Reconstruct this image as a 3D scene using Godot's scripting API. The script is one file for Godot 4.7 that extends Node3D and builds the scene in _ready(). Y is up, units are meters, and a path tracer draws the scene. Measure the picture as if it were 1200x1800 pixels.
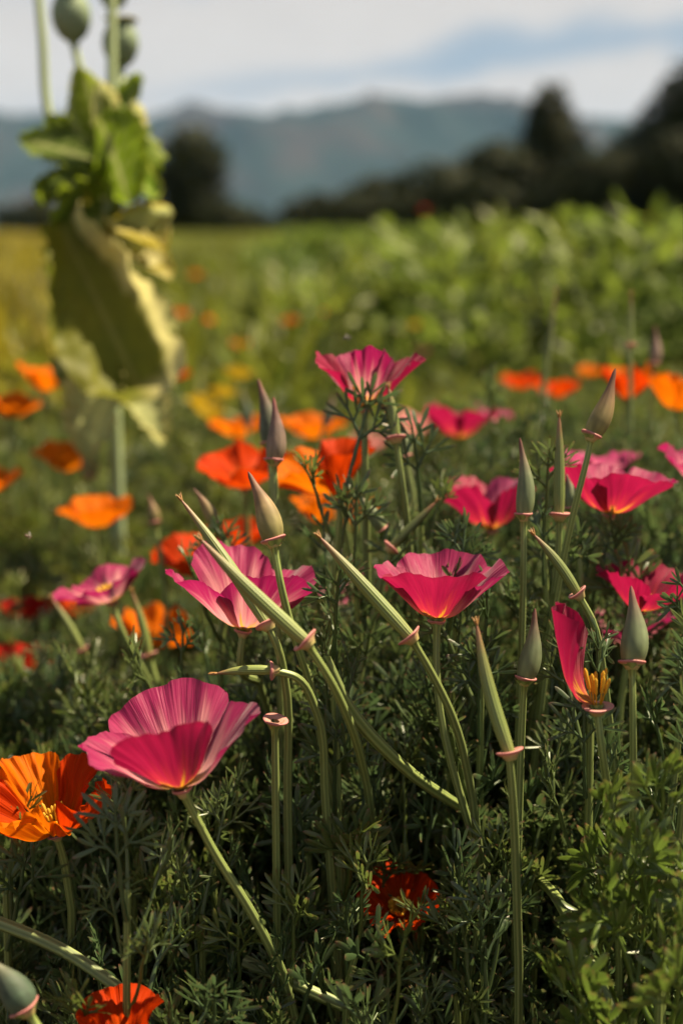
extends Node3D
# A bed of pink and orange poppies in a flower field, trees and hazy mountains behind. Units are metres, y is up.

var rng := RandomNumberGenerator.new()
var fine := FastNoiseLite.new()
var M := {}
var used := {}
var landmarks := []   # [place, name] of what stands out in the bed
var open_spots := []
var leaf_meshes: Array[ArrayMesh] = []
var leaf_shapes: Array[Shape] = []


class Shape:
	var v := PackedVector3Array()
	var n := PackedVector3Array()
	var c := PackedColorArray()
	var t := PackedVector2Array()
	var i := PackedInt32Array()

	# a sheet of nu x nv points; wrap joins the last column to the first
	func grid(p: PackedVector3Array, nu: int, nv: int, col: PackedColorArray, uv: PackedVector2Array, wrap := false) -> void:
		var b := v.size()
		var nn := PackedVector3Array()
		nn.resize(p.size())
		for j in nv - 1:
			for k in (nu if wrap else nu - 1):
				var a0 := j * nu + k
				var a1 := j * nu + (k + 1) % nu
				var b0 := a0 + nu
				var b1 := a1 + nu
				var f1 := (p[b0] - p[a0]).cross(p[a1] - p[a0])
				var f2 := (p[b0] - p[a1]).cross(p[b1] - p[a1])
				nn[a0] += f1
				nn[a1] += f1 + f2
				nn[b0] += f1 + f2
				nn[b1] += f2
				i.append(b + a0); i.append(b + a1); i.append(b + b0)
				i.append(b + a1); i.append(b + b1); i.append(b + b0)
		for k in nn.size():
			nn[k] = nn[k].normalized() if nn[k].length_squared() > 1e-24 else Vector3.UP
		v.append_array(p)
		n.append_array(nn)
		c.append_array(col)
		t.append_array(uv)

	func add(s: Shape, x: Transform3D) -> void:
		var b := v.size()
		v.append_array(x * s.v)
		n.append_array(Transform3D(x.basis.orthonormalized(), Vector3.ZERO) * s.n)
		c.append_array(s.c)
		t.append_array(s.t)
		var ii := s.i.duplicate()
		for k in ii.size():
			ii[k] += b
		i.append_array(ii)

	# a round or ridged rod along a path; colours ca (grooves) and cb (ridges) run along it
	func tube(path: PackedVector3Array, rad: PackedFloat32Array, sides: int, ridges: int, depth: float, ca: PackedColorArray, cb: PackedColorArray) -> void:
		var p := PackedVector3Array()
		var col := PackedColorArray()
		var uv := PackedVector2Array()
		var last := path.size() - 1
		var d0 := (path[1] - path[0]).normalized()
		var x := d0.cross(Vector3(0.31, 0.17, 0.93)).normalized()
		for j in path.size():
			var d := (path[mini(j + 1, last)] - path[maxi(j - 1, 0)]).normalized()
			x = (x - d * x.dot(d)).normalized()
			var y := d.cross(x)
			for k in sides:
				var ang := TAU * k / sides
				var w := cos(ang * ridges) if ridges > 0 else 0.0
				var r := rad[j] * (1.0 + depth * w)
				p.append(path[j] + (x * cos(ang) + y * sin(ang)) * r)
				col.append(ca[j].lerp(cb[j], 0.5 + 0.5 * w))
				uv.append(Vector2(float(k) / sides, float(j) / last))
		grid(p, sides, path.size(), col, uv, true)

	# a turned shape: points (radius, height), each radius wavering round the axis by wave
	func lathe(prof: PackedVector2Array, sides: int, col: PackedColorArray, x: Transform3D, wave := 0.0, lobes := 5.0, shift := 0.0) -> void:
		var p := PackedVector3Array()
		var cc := PackedColorArray()
		var uv := PackedVector2Array()
		for j in prof.size():
			for k in sides:
				var ang := -TAU * k / sides
				var f := 1.0 + wave * sin(ang * lobes + shift)
				var lift := wave * prof[j].x * 0.8 * sin(ang * 2.0 + shift * 2.0)
				p.append(x * Vector3(prof[j].x * f * cos(ang), prof[j].y + lift, prof[j].x * f * sin(ang)))
				cc.append(col[j])
				uv.append(Vector2(float(k) / sides, float(j) / (prof.size() - 1)))
		grid(p, sides, prof.size(), cc, uv, true)

	func mesh() -> ArrayMesh:
		var a := []
		a.resize(Mesh.ARRAY_MAX)
		a[Mesh.ARRAY_VERTEX] = v
		a[Mesh.ARRAY_NORMAL] = n
		a[Mesh.ARRAY_COLOR] = c
		a[Mesh.ARRAY_TEX_UV] = t
		a[Mesh.ARRAY_INDEX] = i
		var m := ArrayMesh.new()
		m.add_surface_from_arrays(Mesh.PRIMITIVE_TRIANGLES, a)
		return m


# ---------------------------------------------------------------- naming and placing

func numbered(called: String) -> String:
	used[called] = used.get(called, -1) + 1
	return called if used[called] == 0 else "%s_%03d" % [called, used[called]]


func tag(o: Node3D, label: String, category: String, group := "") -> void:
	o.set_meta("label", label)
	o.set_meta("category", category)
	if group != "":
		o.set_meta("group", group)


func thing(called: String, label: String, category: String, at: Vector3, group := "") -> Node3D:
	var o := Node3D.new()
	o.name = numbered(called)
	add_child(o)
	o.position = at
	tag(o, label, category, group)
	return o


func part(called: String, m: Mesh, mat: Material, parent: Node, x := Transform3D()) -> MeshInstance3D:
	var o := MeshInstance3D.new()
	o.name = called
	o.mesh = m
	o.material_override = null
	for k in m.get_surface_count():
		o.set_surface_override_material(k, mat)
	o.transform = x
	parent.add_child(o, true)
	return o


func struct(called: String, m: Mesh, mat: Material) -> MeshInstance3D:
	var o := part(numbered(called), m, mat, self)
	o.set_meta("kind", "structure")
	return o


func frame(at: Vector3, axis: Vector3, yaw: float) -> Transform3D:
	var y := axis.normalized()
	var z := (Vector3.BACK - y * y.z).normalized()
	var b := Basis(y.cross(z), y, z)
	return Transform3D(b * Basis(Vector3.UP, yaw), at)


func same(c: Color, count: int) -> PackedColorArray:
	var a := PackedColorArray()
	a.resize(count)
	a.fill(c)
	return a


func ramp(stops: Array, count: int) -> PackedColorArray:
	var a := PackedColorArray()
	for k in count:
		var f := float(k) / maxi(count - 1, 1) * (stops.size() - 1)
		var s := mini(int(f), stops.size() - 2)
		a.append((stops[s] as Color).lerp(stops[s + 1], f - s))
	return a


# a smooth path through points
func smooth_path(pts: Array, each: int) -> PackedVector3Array:
	var out := PackedVector3Array()
	for k in pts.size() - 1:
		var p1: Vector3 = pts[k]
		var p2: Vector3 = pts[k + 1]
		var p0: Vector3 = pts[k - 1] if k > 0 else p1 * 2.0 - p2
		var p3: Vector3 = pts[k + 2] if k + 2 < pts.size() else p2 * 2.0 - p1
		for s in each:
			var t1 := maxf(p1.distance_to(p2), 1e-5)
			out.append(p1.cubic_interpolate_in_time(p2, p0, p3, float(s) / each, t1, -maxf(p0.distance_to(p1), 1e-5), t1 + maxf(p2.distance_to(p3), 1e-5)))
	out.append(pts[pts.size() - 1])
	return out


func n1(x: float, y := 0.0) -> float:
	return fine.get_noise_2d(x * 10.0, y * 10.0)


# ---------------------------------------------------------------- materials

func plant_material(called: String, rough: float, through: float, spec := 0.5) -> StandardMaterial3D:
	var m := StandardMaterial3D.new()
	m.resource_name = called
	m.vertex_color_use_as_albedo = true
	m.roughness = rough
	m.metallic_specular = spec
	m.cull_mode = BaseMaterial3D.CULL_DISABLED
	if through > 0.0:
		m.backlight_enabled = true
		m.backlight = Color(through, through, through).linear_to_srgb()
	return m


func lin(c: Color) -> Color:
	return c.linear_to_srgb()


# a petal's colour from its foot (v = 0) to its rim, drawn out into veins; colours are linear
func petal_material(called: String, foot: Color, middle: Color, rim: Color, pale: float, s: float, relief: ImageTexture) -> StandardMaterial3D:
	var w := 256
	var h := 256
	var im := Image.create(w, h, false, Image.FORMAT_RGB8)
	for y in h:
		var v := (y + 0.5) / h
		for x in w:
			var u := (x + 0.5) / w * 2.0 - 1.0
			var broad := n1(u * 3.2 + s, v * 0.5 + s)
			var vein := n1(u * 13.0 + s * 3.0, v * 0.9)
			var thread := n1(u * 34.0 - s, v * 2.2)
			var t := v + broad * 0.30 + vein * 0.18
			var c := foot.lerp(middle, smoothstep(0.08, 0.26, t)).lerp(rim, smoothstep(0.28, 0.82 if pale > 0.6 else 0.62, t))
			c = c.lerp(middle, clampf(vein * 0.9, 0.0, 1.0) * pale * smoothstep(1.05, 0.35, v))
			c = c * (1.0 + 0.16 * thread + 0.10 * vein)
			c = c.lerp(rim * 0.78, smoothstep(0.93, 1.0, v) * 0.6)
			im.set_pixel(x, y, lin(Color(clampf(c.r, 0.0, 1.0), clampf(c.g, 0.0, 1.0), clampf(c.b, 0.0, 1.0))))
	var m := StandardMaterial3D.new()
	m.resource_name = called
	m.albedo_texture = ImageTexture.create_from_image(im)
	m.texture_repeat = false
	m.roughness = 0.5
	m.metallic_specular = 0.30 if rim.b > 0.03 else 0.16
	m.cull_mode = BaseMaterial3D.CULL_DISABLED
	m.backlight_enabled = true
	m.backlight = Color(0.92, 0.92, 0.92).linear_to_srgb()
	m.rim_enabled = rim.b > 0.03
	m.rim = 0.28
	m.rim_tint = 0.4
	m.heightmap_enabled = true
	m.heightmap_texture = relief
	m.heightmap_scale = 0.035
	return m


func vein_relief() -> ImageTexture:
	var im := Image.create(512, 128, false, Image.FORMAT_L8)
	for y in 128:
		for x in 512:
			var u := x / 512.0 * 2.0 - 1.0
			var g := 0.5 + 0.5 * n1(u * 30.0, y / 128.0 * 1.2) + 0.22 * n1(u * 70.0 + 5.0, y / 128.0 * 2.0)
			im.set_pixel(x, y, Color(g, g, g))
	return ImageTexture.create_from_image(im)


func make_materials() -> void:
	M.leaf = plant_material("feathery_leaf", 0.40, 0.9, 0.58)
	M.stem = plant_material("ribbed_stem", 0.5, 0.15)
	M.pod = plant_material("seed_pod_skin", 0.5, 0.15)
	M.bud = plant_material("bud_skin", 0.62, 0.2, 0.35)
	M.collar = plant_material("collar_skin", 0.55, 0.5)
	M.stamen = plant_material("stamen", 0.6, 0.6)
	M.broad = plant_material("broad_leaf", 0.55, 1.0, 0.3)
	M.crop = plant_material("crop_leaf", 0.5, 1.0, 0.35)
	M.bark = plant_material("bark", 0.9, 0.0)
	M.crown = plant_material("tree_leaf", 0.7, 0.3, 0.25)
	M.rock = plant_material("mountain_slope", 0.95, 0.0, 0.1)
	M.soil = plant_material("soil", 0.95, 0.0, 0.1)
	M.shell = plant_material("insect_shell", 0.35, 0.0)
	M.wing = plant_material("insect_wing", 0.5, 0.2)
	var relief := vein_relief()
	M.pink = petal_material("pink_petal", Color(0.66, 0.36, 0.05), Color(0.60, 0.25, 0.27), Color(0.275, 0.009, 0.080), 0.75, 1.0, relief)
	M.crimson = petal_material("crimson_petal", Color(0.62, 0.28, 0.02), Color(0.38, 0.02, 0.045), Color(0.255, 0.005, 0.044), 0.3, 5.0, relief)
	M.rose = petal_material("pale_rose_petal", Color(0.62, 0.36, 0.12), Color(0.52, 0.21, 0.26), Color(0.38, 0.055, 0.155), 0.8, 9.0, relief)
	M.blush = petal_material("blush_petal", Color(0.55, 0.36, 0.2), Color(0.52, 0.26, 0.22), Color(0.46, 0.15, 0.15), 0.6, 12.0, relief)
	M.orange = petal_material("orange_petal", Color(0.60, 0.19, 0.003), Color(0.58, 0.155, 0.003), Color(0.54, 0.112, 0.002), 0.5, 15.0, relief)
	M.flame = petal_material("flame_petal", Color(0.52, 0.11, 0.003), Color(0.48, 0.058, 0.003), Color(0.44, 0.034, 0.002), 0.5, 19.0, relief)
	M.red = petal_material("red_petal", Color(0.34, 0.04, 0.003), Color(0.30, 0.012, 0.003), Color(0.26, 0.006, 0.003), 0.5, 23.0, relief)
	M.yellow = petal_material("yellow_petal", Color(0.38, 0.25, 0.008), Color(0.36, 0.24, 0.008), Color(0.34, 0.22, 0.008), 0.5, 27.0, relief)


# ---------------------------------------------------------------- poppies

# One petal about the axis +Y, its middle turned to -Z by az = 0. th: angles from the axis at foot, middle and rim.
func petal(len: float, th0: float, th1: float, th2: float, half: float, flat: float, off: float, pleat: float, s: float, nu: int, nv: int, roll := 0.0) -> Shape:
	var steps := 40
	var pr := PackedFloat32Array([0.0])
	var py := PackedFloat32Array([0.0])
	var pt := PackedFloat32Array()
	for k in steps + 4:
		var f := float(k) / steps
		var th := lerpf(th0, th1, smoothstep(0.0, 0.45, f)) if f < 0.45 else lerpf(th1, th2, smoothstep(0.45, 1.05, f))
		pt.append(th)
		pr.append(pr[k] + sin(th) * len / steps)
		py.append(py[k] + cos(th) * len / steps)
	pt.append(pt[pt.size() - 1])
	var p := PackedVector3Array()
	var uv := PackedVector2Array()
	for j in nv:
		var v := float(j) / (nv - 1)
		for k in nu:
			var u := float(k) / (nu - 1) * 2.0 - 1.0
			var lf := 1.0 - 0.30 * pow(absf(u), 2.7) + 0.060 * n1(u * 0.9 + s, s) + 0.012 * n1(u * 5.0 + s, 3.0) + 0.006 * n1(u * 15.0 + s, 3.0)
			var f := clampf(v * lf, 0.0, 1.08) * steps
			var q := mini(int(f), steps + 2)
			var r := lerpf(pr[q], pr[q + 1], f - q) + off * (0.35 + v)
			var y := lerpf(py[q], py[q + 1], f - q)
			var th := pt[q]
			var az := u * half * (0.80 + 0.20 * v)
			var fold := pleat * pow(v, 1.1) * (1.5 * n1(u * 0.75 + s * 2.0, v * 0.35) + 0.34 * n1(u * 2.4 + s, v * 0.25 + 4.0) + 0.07 * n1(u * 8.0 + s, v * 0.3))
			fold += pleat * 0.9 * pow(v, 5.0) * n1(u * 1.8 - s, 7.0)
			fold += roll * pow(absf(u), 3.0) * v * len
			var rr := r + fold * cos(th)
			var x := rr * sin(az)
			var z := -lerpf(rr * cos(az), rr, flat * v)
			p.append(Vector3(x, y - fold * sin(th), z))
			uv.append(Vector2(u * 0.5 + 0.5, v))
	var sh := Shape.new()
	sh.grid(p, nu, nv, same(Color.WHITE, p.size()), uv)
	return sh


func stem_shape(path: PackedVector3Array, r0: float, r1: float, flare: float) -> Shape:
	var s := Shape.new()
	var rad := PackedFloat32Array()
	for k in path.size():
		var f := float(k) / (path.size() - 1)
		rad.append(lerpf(r0, r1, f) + flare * pow(f, 40.0 if flare > 0.0015 else 24.0))
	var g := rng.randf_range(0.78, 1.05)
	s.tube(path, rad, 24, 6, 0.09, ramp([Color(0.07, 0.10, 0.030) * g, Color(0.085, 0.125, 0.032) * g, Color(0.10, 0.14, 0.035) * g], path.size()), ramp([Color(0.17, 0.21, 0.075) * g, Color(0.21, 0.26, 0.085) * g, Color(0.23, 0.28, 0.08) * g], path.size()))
	return s


func stem_points(foot: Vector3, via: Array, head: Vector3, axis: Vector3) -> Array:
	var pts := [foot - Vector3(0, 0.01, 0)]
	if via.is_empty():
		pts.append(foot.lerp(head, 0.5) + Vector3(rng.randf_range(-0.012, 0.012), 0, rng.randf_range(-0.012, 0.012)) + Vector3(axis.x, 0, axis.z) * -0.02)
	for k in via.size():
		pts.append(via[via.size() - 1 - k])
	var before := head - axis.normalized() * 0.015
	if (pts[pts.size() - 1] as Vector3).distance_to(head) > 0.03:
		pts.append(before)
	pts.append(head)
	return pts


func stamens(count: int, h: float, spread: float) -> Shape:
	var s := Shape.new()
	for k in count:
		var ang := k * 2.39996
		var lean := spread * sqrt((k + 0.5) / count) * rng.randf_range(0.8, 1.2)
		var d := Vector3(sin(lean) * cos(ang), cos(lean), sin(lean) * sin(ang))
		var b := Vector3(cos(ang), 0, sin(ang)) * 0.0016
		var hh := h * rng.randf_range(0.75, 1.1)
		s.tube(PackedVector3Array([b, b + d * hh * 0.4, b + d * hh * 0.45, b + d * hh * 0.9, b + d * hh]), PackedFloat32Array([0.0003, 0.0003, 0.0007, 0.0008, 0.0002]), 5, 0, 0.0, ramp([Color(0.55, 0.28, 0.012), Color(0.58, 0.33, 0.02)], 5), ramp([Color(0.55, 0.28, 0.012), Color(0.6, 0.36, 0.025)], 5))
	return s


func collar_shape(r: float, s: float) -> Shape:
	var c := Shape.new()
	var pink := Color(0.42, 0.22, 0.17)
	var edge := Color(0.42, 0.16, 0.15)
	c.lathe(PackedVector2Array([Vector2(r * 0.40, -0.0030), Vector2(r * 0.62, -0.0012), Vector2(r * 0.97, -0.0002), Vector2(r * 1.02, 0.0002), Vector2(r * 0.97, 0.0006), Vector2(r * 0.70, 0.0004), Vector2(r * 0.35, -0.0004)]), 26, PackedColorArray([Color(0.3, 0.28, 0.09), Color(0.5, 0.34, 0.18), edge, edge, edge, pink, pink]), Transform3D(), 0.07, 3.0, s)
	return c


# spec: mat, len, th (three angles), yaw, half, flat, pleat, petals: overrides {index: {key: value}}, fine
func poppy(called: String, label: String, group: String, head: Vector3, axis: Vector3, mat: String, len: float, open: float, yaw: float, foot: Vector3, spec := {}) -> Node3D:
	foot.y = 0.0
	var o := thing(called, label, "poppy", foot, group)
	var x := frame(head - foot, axis, yaw)
	var s: float = rng.randf_range(0.0, 40.0)
	var big: bool = spec.get("fine", false)
	var count: int = spec.get("count", 4)
	for k in count:
		var over: Dictionary = spec.get(k, {})
		if over.get("gone", false):
			continue
		var j: float = rng.randf_range(-0.07, 0.07)
		var th: float = open + over.get("th", 0.0) + j
		var pet := petal(len * over.get("len", rng.randf_range(0.93, 1.05)), over.get("base", minf(th + 0.62, 1.45)), th, th + over.get("curl", spec.get("curl", 0.12)) + rng.randf_range(-0.06, 0.1), over.get("half", spec.get("half", 1.08)), over.get("flat", spec.get("flat", 0.35)), 0.0006 if k % 2 == 0 else -0.0004, spec.get("pleat", 0.0042), s + k * 3.7, 49 if big else 25, 30 if big else 15, over.get("roll", 0.0))
		part("petal", pet.mesh(), M[over.get("mat", mat)], o, x * Transform3D(Basis(Vector3.UP, over.get("turn", -TAU * k / count)), Vector3.ZERO))
	part("stamens", stamens(spec.get("stamens", 22 if big else 12), len * 0.30, spec.get("spread", 0.5)).mesh(), M.stamen, o, x).set_meta("kind", "stuff")
	if big:
		part("collar", collar_shape(spec.get("collar", 0.0036), s).mesh(), M.collar, o, x * Transform3D(Basis(), Vector3(0, -0.001, 0)))
	var path := smooth_path(stem_points(Vector3.ZERO, (spec.get("via", []) as Array).map(func(q): return q - foot), head - foot, axis), 6 if big else 4)
	stem_leaves(o, path, 4 if big else 2)
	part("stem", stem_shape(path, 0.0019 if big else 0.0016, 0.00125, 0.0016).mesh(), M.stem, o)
	return o


# leaves that stand off a flower's stem
func stem_leaves(o: Node3D, path: PackedVector3Array, count: int) -> void:
	var phase := rng.randf() * TAU
	for k in count:
		var up := path[path.size() - 1].y * lerpf(0.30, 0.66, (k + rng.randf() * 0.6) / count)
		var at := path[0]
		for q in path.size() - 1:
			if path[q].y <= up and path[q + 1].y > up:
				at = path[q].lerp(path[q + 1], (up - path[q].y) / (path[q + 1].y - path[q].y))
				break
		var ang := phase + k * 2.4
		var outw := Vector3(cos(ang), 0, sin(ang))
		var d := (outw * rng.randf_range(0.5, 0.9) + Vector3.UP).normalized()
		var z := (Vector3.UP - d * d.y).normalized()
		part("leaf", leaf_meshes[rng.randi() % 10], M.leaf, o, Transform3D(Basis(d.cross(z), d, z) * rng.randf_range(0.75, 1.0), at))


# a pointed bud: the closed cap of sepals above a pink collar
func bud(label: String, base: Vector3, tip: Vector3, width: float, look: String, foot: Vector3, via := []) -> Node3D:
	foot.y = 0.0
	var o := thing("poppy_bud", label, "flower bud", foot, "closed poppy buds")
	var axis := tip - base
	var l := axis.length()
	var side := axis.normalized().cross(Vector3.BACK).normalized()
	var prof := [0.78, 0.89, 0.97, 1.0, 0.99, 0.95, 0.88, 0.79, 0.69, 0.58, 0.47, 0.37, 0.29, 0.23, 0.18, 0.05]
	var path := PackedVector3Array()
	var rad := PackedFloat32Array()
	for k in prof.size():
		var f := float(k) / (prof.size() - 1)
		path.append(base - foot + axis * f + side * l * 0.035 * sin(f * PI * 1.3))
		rad.append(prof[k] * width * 0.44)
	var skins := {
		"tan": [Color(0.21, 0.20, 0.065), Color(0.24, 0.20, 0.085), Color(0.23, 0.16, 0.08), Color(0.19, 0.10, 0.065), Color(0.13, 0.05, 0.04)],
		"mauve": [Color(0.20, 0.17, 0.10), Color(0.21, 0.155, 0.12), Color(0.20, 0.14, 0.115), Color(0.17, 0.09, 0.08), Color(0.22, 0.06, 0.06)],
		"slate": [Color(0.09, 0.12, 0.075), Color(0.10, 0.125, 0.085), Color(0.12, 0.12, 0.085), Color(0.16, 0.09, 0.075), Color(0.17, 0.05, 0.05)],
		"green": [Color(0.19, 0.23, 0.10), Color(0.16, 0.20, 0.105), Color(0.15, 0.18, 0.10), Color(0.17, 0.13, 0.09), Color(0.19, 0.065, 0.06)],
		"blue": [Color(0.085, 0.125, 0.08), Color(0.08, 0.12, 0.08), Color(0.08, 0.11, 0.075), Color(0.14, 0.15, 0.10), Color(0.16, 0.10, 0.08)]}
	var sk: Array = skins[look]
	var sh := Shape.new()
	sh.tube(path, rad, 20, 10, 0.012, ramp(sk.map(func(q): return q * 0.82), path.size()), ramp(sk, path.size()))
	for k in sh.c.size():   # freckles and streaks of the skin
		var q := sh.v[k] * 160.0
		sh.c[k] = sh.c[k] * 0.80 * (1.0 + 0.5 * n1(q.x + q.z, q.y * 0.25) + 0.2 * n1(q.x * 3.0, q.y * 3.0 + q.z))
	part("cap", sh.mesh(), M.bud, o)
	var x := frame(base - foot, axis, 0.0)
	part("collar", collar_shape(width * 0.435, rng.randf() * 6.0).mesh(), M.collar, o, x)
	var p := smooth_path(stem_points(Vector3.ZERO, via.map(func(q): return q - foot), base - foot, axis), 5)
	stem_leaves(o, p, 3)
	part("stem", stem_shape(p, 0.0017, 0.00115, width * 0.30).mesh(), M.stem, o)
	return o


# a long ribbed seed pod above the collar that the petals left
func pod(label: String, base: Vector3, tip: Vector3, width: float, shade: float, foot: Vector3, via := [], bend := 0.03) -> Node3D:
	foot.y = 0.0
	var o := thing("poppy_seed_pod", label, "seed pod", foot, "long green seed pods")
	shade *= 0.66
	var axis := tip - base
	var l := axis.length()
	var side := axis.normalized().cross(Vector3.BACK).normalized()
	var prof := [0.80, 0.88, 0.95, 1.0, 1.0, 1.0, 0.99, 0.97, 0.94, 0.89, 0.83, 0.75, 0.65, 0.53, 0.41, 0.30, 0.08]
	var path := PackedVector3Array()
	var rad := PackedFloat32Array()
	for k in prof.size():
		var f := float(k) / (prof.size() - 1)
		path.append(base - foot + axis * f + side * l * bend * sin(f * PI))
		rad.append(prof[k] * width * 0.36)
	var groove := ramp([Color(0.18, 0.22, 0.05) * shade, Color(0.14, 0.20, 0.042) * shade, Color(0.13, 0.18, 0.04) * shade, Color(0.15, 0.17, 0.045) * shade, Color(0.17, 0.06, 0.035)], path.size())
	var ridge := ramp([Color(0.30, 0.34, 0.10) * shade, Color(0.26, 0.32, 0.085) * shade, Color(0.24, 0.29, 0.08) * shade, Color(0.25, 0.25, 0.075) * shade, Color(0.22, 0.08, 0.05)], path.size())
	var sh := Shape.new()
	sh.tube(path, rad, 56, 14, 0.045, groove, ridge)
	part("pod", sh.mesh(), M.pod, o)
	var wisps := Shape.new()   # the dry ends of the stigma
	for k in 4:
		var d := (axis.normalized() + Vector3(cos(k * 1.7), 0.1, sin(k * 1.7)) * 0.45).normalized()
		var q := base - foot + axis * 0.99
		wisps.tube(PackedVector3Array([q, q + d * 0.0016, q + d * 0.0034]), PackedFloat32Array([0.0005, 0.0004, 0.0001]), 4, 0, 0.0, same(Color(0.20, 0.10, 0.03), 3), same(Color(0.26, 0.13, 0.04), 3))
	part("stigma", wisps.mesh(), M.pod, o).set_meta("kind", "stuff")
	var x := frame(base - foot, axis, 0.0)
	part("collar", collar_shape(maxf(width * 0.72, 0.0036), rng.randf() * 6.0).mesh(), M.collar, o, x)
	var p := smooth_path(stem_points(Vector3.ZERO, via.map(func(q): return q - foot), base - foot, axis), 6)
	stem_leaves(o, p, 3)
	part("stem", stem_shape(p, 0.0018, 0.0012, width * 0.30).mesh(), M.stem, o)
	return o


# ---------------------------------------------------------------- feathery leaves

func lobe(s: Shape, at: Vector3, dir: Vector3, up: Vector3, len: float, wid: float, g: Color) -> void:
	var side := dir.cross(up).normalized()
	var nrm := side.cross(dir).normalized()
	var fs := [0.0, 0.35, 0.7, 0.90, 1.0]
	var ws := [0.42, 0.82, 1.0, 0.74, 0.10]
	var red := Color(0.20, 0.065, 0.055)
	var p := PackedVector3Array()
	var col := PackedColorArray()
	var uv := PackedVector2Array()
	var bend := rng.randf_range(-0.12, 0.32)
	for j in 5:
		var f: float = fs[j]
		var mid := at + dir * len * f + nrm * len * bend * f * f
		var w: float = ws[j] * wid * 0.5
		var c := g if j < 3 else g.lerp(red, (0.25 if j == 3 else 0.95) * clampf(rng.randf() * 1.5, 0.2, 1.0))
		p.append(mid - side * w + nrm * w * 0.35)
		p.append(mid)
		p.append(mid + side * w + nrm * w * 0.35)
		for k in 3:
			col.append(c * (0.82 if k == 1 else 1.0))
			uv.append(Vector2(k * 0.5, f))
	s.grid(p, 3, 5, col, uv)


func sprig(s: Shape, at: Vector3, dir: Vector3, up: Vector3, len: float, level: int, lobe_len: float, lobe_wid: float, g: Color) -> void:
	if level == 0:
		lobe(s, at, dir, up, lobe_len * rng.randf_range(0.7, 1.2), lobe_wid * rng.randf_range(0.8, 1.15), g * rng.randf_range(0.88, 1.12))
		return
	var q := at + dir * len
	var r0 := 0.00042 + 0.00020 * level
	s.tube(PackedVector3Array([at, at.lerp(q, 0.5) + up * len * 0.04, q + dir * 0.001]), PackedFloat32Array([r0 * 1.15, r0, r0 * 0.9]), 5, 0, 0.0, same(g * 1.05, 3), same(g * 1.05, 3))
	var turns := [0.0, 0.72, -0.72]
	if level == 1 and rng.randf() < 0.3:
		turns = [0.25, -0.38]
	elif level == 1 and rng.randf() < 0.25:
		turns = [0.0, 0.42, -0.42, 0.85]
	for t in turns:
		var d := dir.rotated(up, t * rng.randf_range(0.75, 1.15) * (0.8 if level == 1 else 1.0))
		d = d.rotated(dir.cross(up).normalized(), rng.randf_range(-0.22, 0.30))
		var nu := (up - d * up.dot(d)).normalized().rotated(d, rng.randf_range(-0.5, 0.5))
		sprig(s, q - dir * len * (0.0 if t == 0.0 else rng.randf_range(0.0, 0.35)), d, nu, len * (0.62 if t == 0.0 else 0.55) * rng.randf_range(0.85, 1.15), level - 1, lobe_len, lobe_wid, g)


# a leaf that grows along +Y from its petiole's foot, its upper face to +Z
func leaf_shape(level: int, petiole: float, lobe_len: float, lobe_wid: float, g: Color) -> Shape:
	var s := Shape.new()
	var p := PackedVector3Array()
	for k in 5:
		var f := k / 4.0
		p.append(Vector3(0, petiole * f, petiole * 0.10 * f * f))
	s.tube(p, PackedFloat32Array([0.0013, 0.0011, 0.001, 0.0009, 0.0008]), 6, 0, 0.0, same(g * 1.15, 5), same(g * 1.15, 5))
	var d := (p[4] - p[3]).normalized()
	sprig(s, p[4] - d * 0.001, d, (Vector3.BACK - d * d.z).normalized(), lobe_len * 1.55, level, lobe_len, lobe_wid, g)
	return s


func make_leaves() -> void:
	var greens := [Color(0.076, 0.118, 0.040), Color(0.066, 0.111, 0.040), Color(0.088, 0.126, 0.038), Color(0.058, 0.099, 0.038), Color(0.068, 0.111, 0.047), Color(0.094, 0.131, 0.030)]
	for k in 10:
		var g: Color = greens[k % 6]
		var wide := [0.0015, 0.0018, 0.0014, 0.0021, 0.0016, 0.0018, 0.0024, 0.0016, 0.0014, 0.0025]
		leaf_shapes.append(leaf_shape(3 if k % 5 != 4 else 2, rng.randf_range(0.014, 0.03), rng.randf_range(0.0088, 0.0122), wide[k], g))
	for k in 3:   # broad fresh leaves
		leaf_shapes.append(leaf_shape(3, 0.022, 0.0125, 0.0036, Color(0.100, 0.155, 0.026)))
	leaf_shapes.append(leaf_shape(2, 0.02, 0.009, 0.0022, Color(0.22, 0.19, 0.045)))   # a yellowed and a dry one
	leaf_shapes.append(leaf_shape(2, 0.018, 0.008, 0.0018, Color(0.17, 0.12, 0.06)))
	for s in leaf_shapes:
		leaf_meshes.append(s.mesh())


# where the leaves of a shoot of that height sit: [transform, which leaf] each
func shoot_plan(h: float, count: int, wide: bool) -> Array:
	var out := []
	var phase := rng.randf() * TAU
	for k in count:
		var f := (k + 0.5) / count
		var y := h * lerpf(0.28, 1.0, pow(f, 0.8))
		var ang := phase + k * 2.39996 + rng.randf_range(-0.4, 0.4)
		var lean := lerpf(1.15, 0.25, f) + rng.randf_range(-0.2, 0.25)
		var outw := Vector3(cos(ang), 0, sin(ang))
		var d := outw * sin(lean) + Vector3.UP * cos(lean)
		var face := (Vector3.UP * sin(lean) - outw * cos(lean)).rotated(d, rng.randf_range(-0.5, 0.5))
		var sc := rng.randf_range(0.8, 1.15) * lerpf(1.1, 0.8, f)
		out.append([Transform3D(Basis(d.cross(face).normalized(), d, face) * sc, Vector3(outw.x * 0.0012, y, outw.z * 0.0012) + Vector3(sin(y * 9.0 + phase), 0, cos(y * 7.0 + phase)) * 0.006 * y / 0.3), (10 + rng.randi() % 3) if wide and f > 0.5 else (13 + rng.randi() % 2) if f < 0.5 and rng.randf() < 0.09 else rng.randi() % 10])
	return out


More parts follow.
